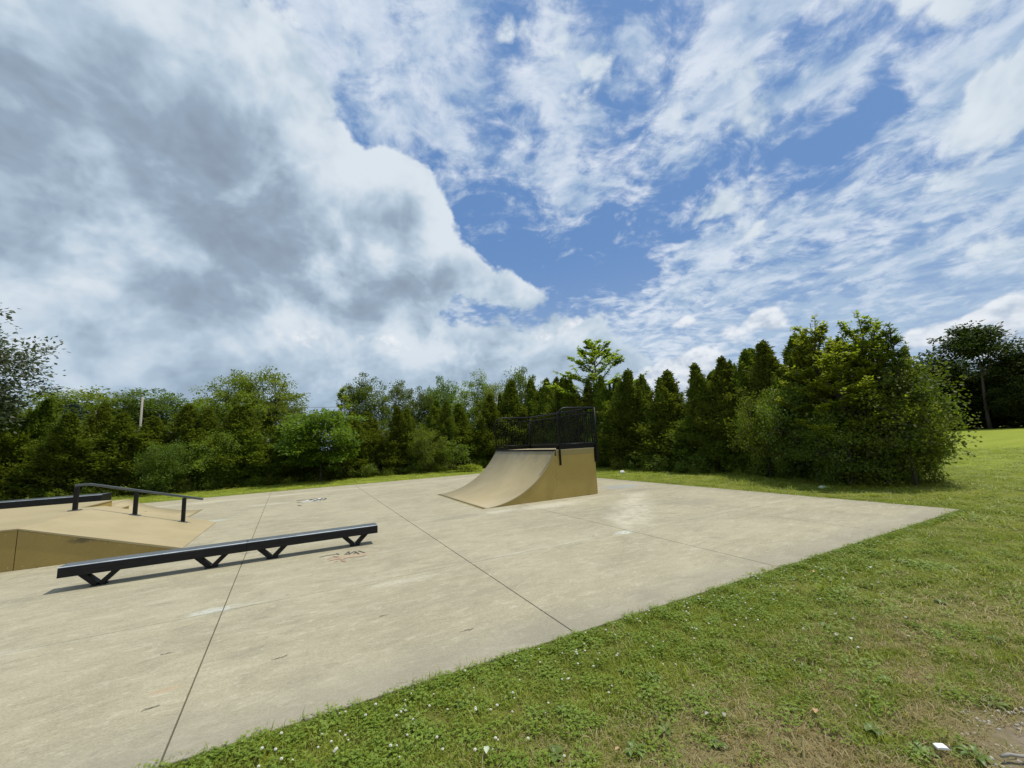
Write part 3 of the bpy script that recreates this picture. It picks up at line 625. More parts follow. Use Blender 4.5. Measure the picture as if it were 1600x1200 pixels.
# handrail on the bank
RY = 11.22
gr = thing('grind_rail', 'black square grind rail on three posts running down the tan bank', 'grind rail')
def bank_z(x): return FH if x <= FX else FH * (x - FT) / (FX - FT)
b = MB()
P1, P2, P3 = (-4.07, 1.085), (-3.86, 1.09), (-2.0, 0.60)
def sq(p, q):
    b.bar((p[0], RY, p[1]), (q[0], RY, q[1]), 0.046, 0.046)
sq(P1, P2); sq(P2, P3); b.build('rail', MT['ledgetop'], gr, bevel=0.006)
for x, zt in ((-4.04, 1.06), (-3.13, 0.875), (-2.33, 0.665)):
    b = MB(); b.box(x - 0.033, RY - 0.033, bank_z(x) - 0.03, x + 0.033, RY + 0.033, zt - 0.004); po = b.build('post', MT['blacklegs'], gr, bevel=0.004)
    sl = 0 if x < FX else math.atan(FH / (FT - FX))
    b = MB(); b.box(-0.085, -0.07, 0.002, 0.085, 0.07, 0.014); f = b.build('foot_plate', MT['ledgetop'], po); f.location = (x, RY, bank_z(x)); f.rotation_euler = (0, -sl if False else math.atan2(-FH, FT - FX) * -1 if x > FX else 0, 0)

# ------------------------------------------------------------------ grind ledges
def grind_ledge(name, label, x0, x1, yf, yb, z0, z1, feet, seam):
    o = thing(name, label, 'grind ledge')
    segs = [(x0, seam - 0.002), (seam + 0.002, x1)]
    c = 0.020
    for a, e in segs:
        b = MB(); b.prism([(yf, z0), (yf, z1 - c), (yf + c * 0.35, z1 - c * 0.35), (yf + c, z1 - 0.0), (yb - c, z1), (yb - c * .35, z1 - c * .35), (yb, z1 - c), (yb, z0)], a, e, axis='x', smooth_idx=(1, 2, 4, 5)); bm = b.build('beam', MT['ledgeside'], o)
        b = MB(); b.box(a + 0.004, yf + c + 0.006, z1 + 0.0005, e - 0.004, yb - c - 0.006, z1 + 0.005); b.build('top_plate', MT['ledgetop'], bm)
        b = MB(); b.add([(a, yf + c * .3, z1 - c * .3 + 0.002), (e, yf + c * .3, z1 - c * .3 + 0.002), (e, yf + c + 0.004, z1 + 0.003), (a, yf + c + 0.004, z1 + 0.003), (a, yf + c * .3, z1 - c * .3), (e, yf + c * .3, z1 - c * .3), (e, yf + c + .004, z1 - 0.002), (a, yf + c + .004, z1 - 0.002)],
                          [(0, 1, 2, 3), (4, 7, 6, 5), (0, 4, 5, 1), (1, 5, 6, 2), (2, 6, 7, 3), (3, 7, 4, 0)]); b.build('worn_edge', MT['steel'], bm)
    return o
def vleg(o, x, y, z0, sp=0.17, w=0.055):
    b = MB(); b.bar((x - sp, y, z0 + 0.004), (x - 0.02, y, 0.018), w, 0.10, (0, 1, 0)); b.bar((x + sp, y + 0.0, z0 + 0.004), (x + 0.02, y + 0.0, 0.018), w, 0.096, (0, 1, 0))
    b.box(x - 0.07, y - 0.055, 0.001, x + 0.07, y + 0.055, 0.012)
    b.build('leg', MT['blacklegs'], o)
lg = grind_ledge('grind_ledge', 'long low black steel grind ledge on four V shaped legs in the foreground', -2.62, 1.05, 7.0, 7.25, 0.165, 0.285, 0, -0.72)
for x in (-2.27, -1.13, -0.41, 0.72): vleg(lg, x, 7.12, 0.165)
lg2 = grind_ledge('grind_ledge', 'second black steel grind ledge low behind the tan funbox by the hedge', -11.6, -5.75, 17.6, 18.35, 0.26, 0.51, 0, -9.3)
for x in (-11.2, -9.7, -8.95, -8.3, -7.3, -6.45): vleg(lg2, x, 17.75, 0.26, 0.14, 0.06)

# ------------------------------------------------------------------ graffiti and marks on the slab (thin paint films)
def stroke(b, pts, w, z=0.004):
    pts = [Vector((p[0], p[1], z)) for p in pts]
    for p, q in zip(pts[:-1], pts[1:]):
        t = (q - p); L = t.length
        if L < 1e-5: continue
        t /= L; n = Vector((-t.y, t.x, 0)) * w / 2
        b.add([p - n, q - n * 0.8, q + n * 0.8, p + n], [(0, 1, 2, 3)])
def scribble(name, label, cx, cy, strokes, w, m, cat='graffiti'):
    o = thing(name, label, cat, (0, 0, 0))
    for i, st in enumerate(strokes):
        b = MB(); stroke(b, [(cx + x, cy + y) for x, y in st], w, 0.0032 + 0.0004 * i)
        link('stroke', b.mesh('stroke', m), o)
    return o
def px_strokes(lst): return [[tuple(ground(x, y)[:2]) for x, y in st] for st in lst]
scribble('graffiti', 'white painted mark with black outlines far back on the slab', 0, 0, px_strokes([[(471, 785), (482, 782.5), (492, 783), (500, 780), (512, 779)], [(476, 784), (490, 780.6), (507, 778.4)]]), 0.26, MT['spray_white'])
scribble('graffiti', 'black outline lettering over the white mark far back on the slab', 0, 0, px_strokes([[(464, 785.5), (476, 784), (484, 782.5), (488, 780), (481, 781)], [(484, 782.5), (492, 779.5), (498, 780.5), (492, 783)], [(499, 782), (504, 778.5), (510, 779), (505, 781.5)], [(463, 782.5), (478, 781)], [(466, 790), (470, 790.5)]]), 0.07, MT['spray_black']).location.z = 0.003
scribble('graffiti', 'thin black scribble on the concrete in front of the grind ledge', 0, 0, px_strokes([[(499, 871), (512, 868), (528, 866)], [(526, 865), (530, 867)], [(541, 865), (545, 862), (546, 866)], [(548, 865), (553, 862), (557, 864), (552, 866)], [(555, 862), (561, 866)], [(560, 861), (570, 864)], [(538, 866.5), (548, 866)]]), 0.022, MT['spray_black'])
scribble('graffiti', 'faded red scribble just below the black one by the ledge', 0, 0, px_strokes([[(512, 874), (522, 871), (533, 872)], [(514, 877), (526, 874), (540, 875)], [(522, 878.5), (528, 876.5)], [(537, 873), (548, 871), (560, 870)], [(530, 870), (520, 869.5)], [(561, 870), (572, 868)], [(540, 878), (532, 876)]]), 0.020, MT['spray_red'])
for i, (x, y, lab) in enumerate([(265, 1020, 'small dark scuff on the concrete right of the left joint'), (440, 1027, 'small dark scuff in the middle of the front slab panel'), (600, 962, 'dark scuff near the middle of the wide front panel'), (235, 1108, 'dark curled scuff left of the near joint'), (730, 985, 'faint star shaped scuff near the right front joint')]):
    st = []
    for j in range(3):
        a = random.uniform(-.5, .5); L = random.uniform(.02, .05); ox, oy = random.uniform(-.03, .03), random.uniform(-.015, .015)
        st.append([(ox - L * math.cos(a), oy - L * math.sin(a) * .5), (ox, oy), (ox + L * math.cos(a + .5), oy + L * math.sin(a + .5) * .6)])
    gxy = ground(x, y); scribble('scuff_mark', lab, gxy[0], gxy[1], st, 0.0045, MT['spray_black'], 'scuff')

# ------------------------------------------------------------------ vegetation builders
def norm(a): return a / np.maximum(np.linalg.norm(a, axis=-1, keepdims=True), 1e-9)
def leaf_mesh(name, P, Dn, Nn, L, W, m, rnd=None, fold=0.25):
    """rhombic folded leaves; P base (n,3), Dn direction, Nn normal, L/W arrays"""
    n = len(P); Dn = norm(Dn); S = norm(np.cross(Dn, Nn)); N2 = np.cross(S, Dn)
    L = np.broadcast_to(L, (n,))[:, None]; W = np.broadcast_to(W, (n,))[:, None]
    V = np.empty((n, 4, 3)); V[:, 0] = P; V[:, 1] = P + Dn * L * 0.45 + S * W * 0.5 - N2 * W * fold; V[:, 2] = P + Dn * L; V[:, 3] = P + Dn * L * 0.45 - S * W * 0.5 - N2 * W * fold
    V[:, 0] += 0; F = np.arange(n * 4).reshape(n, 4)
    r = RNG.random(n) if rnd is None else rnd
    return mesh_np(name, V.reshape(-1, 3), F, m, attr=np.repeat(r, 4))

def arborvitae(seed, H=1.0, plumes=260, per=110, rmax=0.17):
    """unit-height tree (height 1, radius ~rmax)"""
    rg = np.random.default_rng(seed)
    P = []; Dd = []; Nn = []; Ln = []; rn = []
    lean = rg.normal(0, 0.012, 2)
    lob = rg.random(8) * 6.28
    for i in range(plumes):
        z0 = rg.uniform(0.03, 0.95) ** 0.85; az = rg.uniform(0, 2 * math.pi)
        zt = min(z0 + rg.uniform(0.05, 0.17), 1.0)
        prof = (1 - zt ** 1.2) ** 0.95 * (0.55 + 0.45 * min(1, zt / 0.22))
        prof *= 1 + 0.22 * math.sin(3 * az + lob[0] + 7 * zt) + 0.20 * math.sin(17 * zt + lob[1] + 2 * az) + 0.10 * math.sin(31 * zt + lob[2] - 3 * az)
        r1 = rmax * prof * rg.uniform(0.55, 1.25) + 0.006
        d = np.array([math.cos(az), math.sin(az), 0])
        zs = z0 * 0.98
        p0 = np.array([lean[0] * z0 * 5, lean[1] * z0 * 5, zs]); p1 = d * r1 + np.array([lean[0] * zt * 5, lean[1] * zt * 5, zt])
        mcount = int(per * (0.55 + 0.7 * prof))
        t = rg.uniform(0.3, 1.0, mcount) ** 0.6
        pts = p0 + (p1 - p0) * t[:, None]; pts[:, 2] -= 0.03 * np.sin(t * math.pi)
        sp = 0.024 * (1.25 - t * 0.6)
        pts += rg.normal(0, 1, (mcount, 3)) * sp[:, None] * (0.30 + 0.70 * prof) * np.array([1, 1, 1.3])
        dr = (p1 - p0) / np.linalg.norm(p1 - p0)
        dd = dr * 0.5 + np.array([0, 0, 0.55]) + rg.normal(0, 0.45, (mcount, 3)) + d * 0.3
        P.append(pts); Dd.append(dd); Nn.append(d + rg.normal(0, 0.7, (mcount, 3))); Ln.append(rg.uniform(0.010, 0.026, mcount)); rn.append(np.clip(rg.normal(0.5, 0.22, mcount) + rg.normal(0, .12), 0, 1))
    # leader and a few lesser spires
    for li, (lr, zb, zt_, mc) in enumerate([(0, .82, 1.03, 240), (.035, .70, .95, 170), (.05, .66, .90, 170), (.07, .58, .82, 170), (.085, .5, .76, 150), (.10, .42, .66, 150)]):
        az = rg.uniform(0, 6.28); t = rg.uniform(0, 1, mc) ** 1.2
        pts = np.stack([lr * math.cos(az) + rg.normal(0, 1, mc) * 0.014 * (1.15 - t) + lean[0] * 5 * zt_, lr * math.sin(az) + rg.normal(0, 1, mc) * 0.014 * (1.15 - t) + lean[1] * 5 * zt_, zb + (zt_ - zb) * t], 1)
        P.append(pts); Dd.append(np.array([math.cos(az) * .3, math.sin(az) * .3, 1]) + rg.normal(0, 0.4, (mc, 3))); Nn.append(rg.normal(0, 1, (mc, 3))); Ln.append(rg.uniform(0.010, 0.022, mc)); rn.append(np.clip(rg.normal(.6, .2, mc), 0, 1))
    P = np.concatenate(P); L = np.concatenate(Ln); ok = P[:, 2] > 0.01
    me = leaf_mesh('foliage', P[ok], np.concatenate(Dd)[ok], np.concatenate(Nn)[ok], L[ok], L[ok] * 0.42, MT['arb'], np.concatenate(rn)[ok])
    b = MB(); b.tube([(0, 0, -0.01), (lean[0] * 1.5, lean[1] * 1.5, 0.3), (lean[0] * 4, lean[1] * 4, 0.8)], [0.014, 0.011, 0.004], 7)
    for i in range(3):
        a = rg.uniform(0, 6.28); b.tube([(0.003 * math.cos(a), 0.003 * math.sin(a), 0.0), (0.03 * math.cos(a), 0.03 * math.sin(a), 0.12), (0.05 * math.cos(a), 0.05 * math.sin(a), 0.4)], [0.007, 0.006, 0.002], 5)
    return me, b.mesh('trunk', MT['arbbark'])

def tree_meshes(seed, H, cr, trunk_h, mleaf, mbark, nclump=190, per=75, leaf=0.12, lobes=5, top_round=1.0, crad=0.36, limb_n=9, plate=0.55, tr=None, spread=0.35, hollow=0.55, aspect=0.62, droop=0.25):
    """broadleaf tree: crown envelope filled with leaf clumps hung on limbs"""
    rg = np.random.default_rng(seed)
    zc0 = trunk_h; ch = H - trunk_h
    ph = rg.random(8) * 6.28
    C = []
    tries = 0
    while len(C) < nclump and tries < nclump * 60:
        tries += 1
        u = rg.normal(0, 1, 3); u /= np.linalg.norm(u); rr = rg.uniform(hollow, 1.0) if rg.random() < 0.85 else rg.uniform(0.1, 1)
        az = math.atan2(u[1], u[0])
        lb = 1 + 0.20 * math.sin(lobes * az + ph[0] + 2 * u[2]) + 0.14 * math.sin(4.3 * u[2] * 2 + ph[1] + 2 * az) + 0.10 * math.sin(7 * az + ph[2] - 5 * u[2])
        x = u[0] * cr * rr * lb; y = u[1] * cr * rr * lb; z = zc0 + ch * 0.5 + u[2] * ch * 0.5 * rr * (lb if u[2] < 0 else (0.75 + 0.25 * lb) * top_round)
        C.append((x, y, z))
    C = np.array(C); C[:, 2] *= H / max(C[:, 2].max() + crad * 0.4, 0.1)
    b = MB(); tr = tr or H * 0.022
    def at(t): return np.array([math.sin(t * 3 + ph[3]) * 0.03 * H * t, math.cos(t * 2.4 + ph[4]) * 0.03 * H * t, 0]) 
    tp = [at(t) - at(0) + np.array([0, 0, t * H * 0.82]) for t in np.linspace(0, 1, 8)]
    b.tube([tuple(p - np.array([0, 0, 0.05]) if i == 0 else p) for i, p in enumerate(tp)], [tr * (1 - 0.88 * t) for t in np.linspace(0, 1, 8)], 8)
    nodes = []; nodr = []
    for i, t in enumerate(np.linspace(0.35, 1, 14)):
        j = min(int(t * 7), 6); fr = t * 7 - j; q = tp[j] * (1 - fr) + tp[j + 1] * fr if j < 7 else tp[7]
        if q[2] > trunk_h * 0.7: nodes.append(q); nodr.append(tr * (1 - 0.88 * t))
    base_nodes = list(nodes)
    sel = C[rg.permutation(len(C))[:limb_n]]
    for c in sel:
        q0i = int(np.argmin([np.linalg.norm((c - q) * np.array([1, 1, 0.7]) + np.array([0, 0, -np.linalg.norm((c - q)[:2]) * 0.5])) for q in base_nodes])); q0 = base_nodes[q0i]
        mid = q0 * 0.5 + c * 0.5 + np.array([0, 0, -0.04 * H]) + rg.normal(0, 0.03 * H, 3)
        pts = [q0, q0 * .6 + mid * .4 + np.array([0, 0, -0.0]), mid, mid * .5 + c * .5 + rg.normal(0, .015 * H, 3), c]
        r0 = max(nodr[q0i] * 0.6, 0.012)
        b.tube([tuple(p) for p in pts], [r0, r0 * .85, r0 * .65, r0 * .4, r0 * .15], 6, False)
        for a_, b_ in zip(pts[1:-1], pts[2:]):
            nodes += [a_, (a_ + b_) / 2]; nodr += [r0 * 0.5, r0 * 0.4]
    NA = np.array(nodes)
    P = []; Dd = []; Nn = []; Ln = []; rn = []
    for ci, c in enumerate(C):
        j = int(np.argmin(np.linalg.norm(NA - c, axis=1))); q = NA[j]
        if np.linalg.norm(q - c) > 0.05:
            mid = (q + c) / 2 + rg.normal(0, 0.02 * H * .5, 3)
            b.tube([tuple(q), tuple(mid), tuple(c)], [min(nodr[j] * .5, 0.03), 0.012, 0.005], 4, False)
        rc = crad * rg.uniform(0.6, 1.3); m_ = int(per * rg.uniform(0.6, 1.3))
        o = np.clip(rg.normal(0, 1, (m_, 3)), -1.55, 1.55) * rc * 0.6 * np.array([1, 1, plate])
        out = c - np.array([0, 0, c[2] * 0.8]); out = out / max(np.linalg.norm(out), .1)
        P.append(c + o + out * rc * 0.2); dd = o * np.array([1, 1, 0.3]) / rc + rg.normal(0, 0.45, (m_, 3)) + out * 0.3; dd[:, 2] -= droop
        Dd.append(dd); nn = rg.normal(0, spread, (m_, 3)); nn[:, 2] += 0.9; Nn.append(nn)
        Ln.append(leaf * rg.uniform(0.6, 1.25, m_)); rn.append(np.clip(rg.normal(0.5, 0.2, m_) + rg.normal(0, 0.15), 0, 1))
    L = np.concatenate(Ln); P = np.concatenate(P); ok = P[:, 2] > 0.05
    me = leaf_mesh('crown', P[ok], np.concatenate(Dd)[ok], np.concatenate(Nn)[ok], L[ok], L[ok] * aspect, mleaf, np.concatenate(rn)[ok])
    return me, b.mesh('trunk', mbark)

def shoot_tree(seed, H, shoots, mleaf, mbark, leaf=0.10, per_m=60, lw=0.55, tr=0.05):
    """tree of long arching shoots with leaves in two ranks; shoots: (z0, azimuth, length, rise)"""
    rg = np.random.default_rng(seed)
    b = MB(); tp = [np.array([0.02 * math.sin(t * 5), 0.02 * math.cos(t * 4), t * H * 0.93]) for t in np.linspace(0, 1, 7)]
    b.tube([tuple(p) for p in tp], [tr * (1 - 0.85 * t) for t in np.linspace(0, 1, 7)], 8)
    P = []; Dd = []; Nn = []; Ln = []; rn = []
    def leafy(p0, d, L, rise, r0, depth):
        n = 8; pts = [p0]; dv = np.array(d, float)
        for i in range(n):
            dv = dv / np.linalg.norm(dv); pts.append(pts[-1] + dv * L / n); dv = dv + np.array([0, 0, rise / n]) + rg.normal(0, 0.05, 3)
        pts = np.array(pts)
        b.tube([tuple(p) for p in pts], [r0 * (1 - 0.85 * i / n) for i in range(n + 1)], 5, False)
        m_ = int(per_m * L * (0.6 if depth == 0 else 1.0))
        t = rg.uniform(0.18, 1, m_) * n; j = np.minimum(t.astype(int), n - 1); fr = (t - j)[:, None]
        q = pts[j] * (1 - fr) + pts[j + 1] * fr; tang = norm(pts[j + 1] - pts[j])
        side = norm(np.cross(tang, np.array([0, 0, 1.0])) + 1e-6) * rg.choice([-1, 1], m_)[:, None]
        P.append(q + rg.normal(0, 0.025, (m_, 3))); dd = tang * 0.5 + side * 0.9 + rg.normal(0, 0.22, (m_, 3)); dd[:, 2] -= 0.15; Dd.append(dd)
        nn = rg.normal(0, 0.25, (m_, 3)); nn[:, 2] += 1; Nn.append(nn); Ln.append(leaf * rg.uniform(0.6, 1.2, m_)); rn.append(np.clip(rg.normal(0.55, 0.22, m_), 0, 1))
        if depth < 2:
            for s in range(rg.integers(3, 6) if depth == 0 else 2):
                tt = rg.uniform(0.25, 0.85); jj = int(tt * n); tg = norm(pts[min(jj + 1, n)] - pts[jj]); sd = np.cross(tg, [0, 0, 1.0]); sd = sd / max(np.linalg.norm(sd), .1) * rg.choice([-1, 1])
                leafy(pts[jj], tg * 0.8 + sd * 0.8 + np.array([0, 0, 0.1]), L * (1 - tt * 0.6) * 0.5, rise * 0.5, r0 * 0.45, depth + 1)
    for (z0, az, L, el, rise) in shoots:
        k_ = z0 / (H * 0.93) * 6; j = min(int(k_), 5); q = tp[j] + (tp[j + 1] - tp[j]) * (k_ - j)
        leafy(q, (math.cos(az) * math.cos(el), math.sin(az) * math.cos(el), math.sin(el)), L, rise, tr * 0.45, 0)
    L = np.concatenate(Ln)
    me = leaf_mesh('crown', np.concatenate(P), np.concatenate(Dd), np.concatenate(Nn), L, L * lw, mleaf, np.concatenate(rn))
    return me, b.mesh('trunk', mbark)

def plant_tree(name, meshes, loc, rz=0, scale=1.0, label=None, cat='tree', group=None, parts=('crown', 'trunk')):
    o = thing(name, label, cat, loc, rz, group); o.scale = scale if isinstance(scale, tuple) else (scale,) * 3
    link(parts[0], meshes[0], o); link(parts[1], meshes[1], o); return o

# ------------------------------------------------------------------ hedge of arborvitae
ARB = [arborvitae(s, rmax=rm) for s, rm in ((11, .165), (12, .15), (13, .18), (14, .16), (15, .14), (16, .17))]
def top_interp(tbl, x): return float(np.interp(x, [a for a, _ in tbl], [b for _, b in tbl]))
def col_of(X, Y):
    v = ROT.T @ np.array([X, Y, 2.6]); return 800 + 626 * v[0] / -v[2]
LEFT_TOP = [(-400, 600), (0, 625), (60, 622), (110, 640), (180, 632), (240, 650), (300, 640), (370, 640), (430, 655), (500, 668), (560, 650), (600, 632), (640, 640), (700, 628), (760, 612), (800, 605), (870, 603), (920, 596), (960, 590)]
RIGHT_TOP = [(900, 600), (960, 596), (985, 590), (1010, 592), (1040, 574), (1075, 588), (1095, 572), (1130, 566), (1155, 548), (1182, 524), (1210, 540), (1240, 545), (1300, 540), (1360, 530), (1400, 535), (1440, 560), (1470, 585)]
def hedge_height(tbl, X, Y, extra=0.0):
    x = col_of(X, Y); yt = top_interp(tbl, x) + extra
    d = ray(x, yt); kk = math.hypot(X, Y) / math.hypot(d[0], d[1]); return (CAM_H + d[2] * kk) * 1.01
n_arb = 0
rs = random.Random(5)
def put_arb(X, Y, h, wid, label, group):
    global n_arb
    mf, mt = ARB[rs.randrange(6)]
    if n_arb < 99999:
        o = thing('arborvitae', label, 'hedge tree', (X, Y, -0.03), rs.uniform(0, 6.28), group); link('foliage', mf, o); link('trunk', mt, o)
        o.scale = (wid / 0.32, wid / 0.32 * rs.uniform(.8, 1.1), h); o.rotation_euler = (rs.gauss(0, .03), rs.gauss(0, .03), o.rotation_euler[2])
    n_arb += 1
GL = 'arborvitae in the hedge behind the slab'; GR = 'arborvitae in the hedge to the right of the ramp'
X = -19.0
while X < 15.6:
    Y = 24.9 + rs.uniform(-.3, .3) + (1.2 if X < -4 else 0) * min(1, (-4 - X) / 4 if X < -4 else 0)
    h = hedge_height(LEFT_TOP, X, Y, rs.uniform(-10, 18))
    if not (0.3 < X < 2.0 and rs.random() < 0.5):
        put_arb(X, Y, max(h, 2.2), rs.uniform(2.3, 3.3), 'dark green arborvitae in the hedge along the back of the slab', GL)
    if rs.random() < 0.35: put_arb(X + .3, Y + 1.1, max(h * rs.uniform(.85, 1.0), 2.0), rs.uniform(1.2, 1.7), 'dark green arborvitae in the hedge along the back of the slab', GL)
    X += rs.uniform(0.72, 1.0)
Yp = 24.3
while Yp > 5.6:
    Xp = 14.25 + rs.uniform(-.25, .25)
    h = hedge_height(RIGHT_TOP, Xp, Yp, rs.uniform(-6, 16))
    put_arb(Xp, Yp, h, rs.uniform(2.0, 2.9), 'dark green arborvitae in the hedge right of the quarter pipe', GR)
    if rs.random() < 0.75: put_arb(Xp + .9, Yp - .3, h * rs.uniform(.88, 1.0), rs.uniform(1.2, 1.6), 'dark green arborvitae in the hedge right of the quarter pipe', GR)
    Yp -= rs.uniform(0.52, 0.78)

# ------------------------------------------------------------------ single trees and shrubs near the slab
def spread_shoots(n, zlo, zhi, lmin, lmax, elo, ehi, seed, rise=0.5):
    r = random.Random(seed); out = []
    for i in range(n):
        t = i / max(n - 1, 1); out.append((zlo + (zhi - zlo) * t, i * 2.4 + r.uniform(-.4, .4), lmax + (lmin - lmax) * t, R(elo + (ehi - elo) * t), rise * r.uniform(.6, 1.2)))
    return out
x, y, h = site(925, 524, 23.0)
T = shoot_tree(21, h, spread_shoots(20, h * .45, h * .88, .8, 2.7, 18, 68, 1, 0.35), MT['maple'], MT['bark'], 0.15, 60, 0.6, 0.07)
plant_tree('young_elm', T, (x, y, -.03), 0.6, (1.35, 1.35, 1), 'light green young tree with ascending branches rising above the hedge behind the ramp')
# the tall bright maple clump in the right hedge
x, y, h = site(1262, 486, 14.2)
T = shoot_tree(31, h, spread_shoots(26, h * .30, h * .76, 1.0, 1.5, 30, 72, 7, 0.25), MT['maple'], MT['bark'], 0.10, 95, 0.65, 0.055)
plant_tree('maple_tree', T, (x, y, -.03), 0.3, 1, 'tallest bright green broadleaf tree rising out of the right hedge, left of its twin')
x, y, h = site(1338, 482, 14.0)
T = shoot_tree(32, h, spread_shoots(28, h * .28, h * .76, 1.0, 1.5, 25, 70, 8, 0.25), MT['maple'], MT['bark'], 0.10, 95, 0.65, 0.055)
plant_tree('maple_tree', T, (x, y, -.03), 2.0, 1, 'bright green broadleaf tree rising out of the right hedge, right of its taller twin')
x, y, h = site(1298, 525, 13.4)
T = shoot_tree(40, h, spread_shoots(24, h * .25, h * .78, .8, 1.2, 15, 60, 9, 0.2), MT['maple'], MT['bark'], 0.10, 95, 0.65, 0.045)
plant_tree('maple_tree', T, (x, y, -.03), .9, 1, 'lower bright green tree filling the gap between its two taller neighbours')
x, y, h = site(1385, 505, 13.6)
T = shoot_tree(33, h, spread_shoots(18, h * .3, h * .9, .4, 1.0, 30, 75, 3, 0.4), MT['dark'], MT['bark'], 0.12, 90, 0.38, 0.035)
plant_tree('ash_sapling', T, (x, y, -.03), 1.0, 1, 'slender sapling with upright narrow leaved shoots right of the bright trees')
SHR = tree_meshes(34, 2.6, 1.35, 0.2, MT['mid'], MT['bark'], 130, 90, 0.085, crad=0.33, plate=0.7, limb_n=12, tr=.035, spread=.8)
SHD = tree_meshes(35, 2.6, 1.3, 0.15, MT['dark'], MT['bark'], 150, 90, 0.08, crad=0.33, plate=0.7, limb_n=12, tr=.035, spread=.8)
for (px_, yt, dist, sc_, ms, lab) in [
    (1362, 605, 13.7, (.75, .75), SHR, 'leafy green shrub low at the front of the right hedge near its end'),
    (1385, 600, 14.6, (.75, .75), SHR, 'rounded green shrub at the far right end of the hedge'),
    (1310, 650, 13.4, (.7, .7), SHD, 'low shrub at the foot of the two bright trees'),
    (1185, 610, 15.0, (.5, .5), SHR, 'green broadleaf shrub poking out of the right hedge left of the bright trees'),
    (1418, 655, 14.5, (.48, .48), SHR, 'low leaning shrub sticking out over the grass at the end of the right hedge'),
    (1360, 560, 14.4, (1.0, 1.0), SHD, 'tall dark shrub between the bright trees and the end of the right hedge'),
    (1255, 600, 14.2, (.8, .8), SHD, 'dark leafy shrub below the tallest bright tree')]:
    x, y, h = site(px_, yt, dist); plant_tree('shrub', ms, (x, y, -.05), px_ * .7, (sc_[0], sc_[1], h / 2.6), lab, 'shrub')
for (px_, yt, dist, sc_, ms, lab) in [
    (262, 690, 24.3, .7, SHD, 'dark broadleaf shrub in the back hedge above the lower end of the grind rail'),
    (345, 672, 24.4, .8, SHR, 'tall green broadleaf shrub in the back hedge below the tall rounded trees'),
    (668, 668, 24.2, .7, SHR, 'narrow green shrub in the back hedge halfway to the ramp')]:
    x, y, h = site(px_, yt, dist); plant_tree('shrub', ms, (x, y, -.05), px_ * .9, (sc_, sc_, h / 2.6), lab, 'shrub')
# wide light shrub in the back hedge
x, y, h = site(503, 640, 23.3)
T = tree_meshes(36, h, 1.75, 0.5, MT['lime'], MT['bark'], 170, 90, 0.15, crad=0.42, plate=0.28, limb_n=14, tr=.05, spread=.3)
plant_tree('shrub', T, (x, y, -.03), 0, 1, 'wide light green shrub with layered branches in the back hedge', 'shrub')
x, y, h = site(535, 606, 24.5)
T = shoot_tree(37, h, spread_shoots(14, h * .35, h * .92, .5, 1.2, 30, 70, 5, 0.4), MT['maple'], MT['bark'], 0.15, 60, 0.5, 0.04)
plant_tree('sapling', T, (x, y, -.03), 0, 1, 'thin light green sapling standing behind the wide shrub in the back hedge')
x, y, h = site(712, 685, 23.6)
T = tree_meshes(38, h, .65, 0.3, MT['lime'], MT['bark'], 32, 45, 0.10, crad=0.26, plate=0.5, limb_n=8, tr=.02)
plant_tree('shrub', T, (x, y, -.03), 0, 1, 'small pale leaved shrub at the foot of the back hedge left of the ramp', 'shrub')
x, y, h = site(733, 723, 23.0)
T = tree_meshes(39, 0.42, .6, 0.02, MT['maple'], MT['bark'], 30, 40, 0.10, crad=0.16, plate=0.4, limb_n=5, tr=.01)
plant_tree('shrub', T, (x, y, -.03), 0, 1, 'very low light green plant on the grass strip beside the back hedge', 'shrub')

# ------------------------------------------------------------------ trees beyond the hedges
WOOD = tree_meshes(55, 9, 3.2, 0.6, MT['wooddark'], MT['bark'], 260, 80, 0.22, crad=0.62, plate=.7, limb_n=14, lobes=5, spread=.7)
BG = [tree_meshes(51, 9, 3.6, 1.6, MT['mid'], MT['bark'], 230, 85, 0.20, crad=0.62, plate=.6, limb_n=14, lobes=4),
      tree_meshes(52, 9, 3.2, 1.8, MT['dark'], MT['bark'], 230, 85, 0.20, crad=0.60, plate=.6, limb_n=14, lobes=5),
      tree_meshes(53, 9, 3.0, 2.2, MT['mid'], MT['bark'], 190, 85, 0.20, crad=0.60, plate=.5, limb_n=14, lobes=3),
      tree_meshes(54, 9, 2.6, 2.0, MT['dark'], MT['bark'], 150, 80, 0.20, crad=0.55, plate=.6, limb_n=12, lobes=4)]
GW = 'trees of the wood along the far side of the field'
def bg_tree(px_, yt, dist, rpx, kind, lab, group=None, rz=None):
    x, y, h = site(px_, yt, dist); rad = rpx / 626.0 * dist
    base_r = (3.6, 3.2, 3.0, 2.6)[kind]
    return plant_tree('broadleaf_tree', WOOD if group == GW else BG[kind], (x, y, -.05), px_ * 1.3 if rz is None else rz, (rad / base_r, rad / base_r, h / 9), lab, 'tree', group)
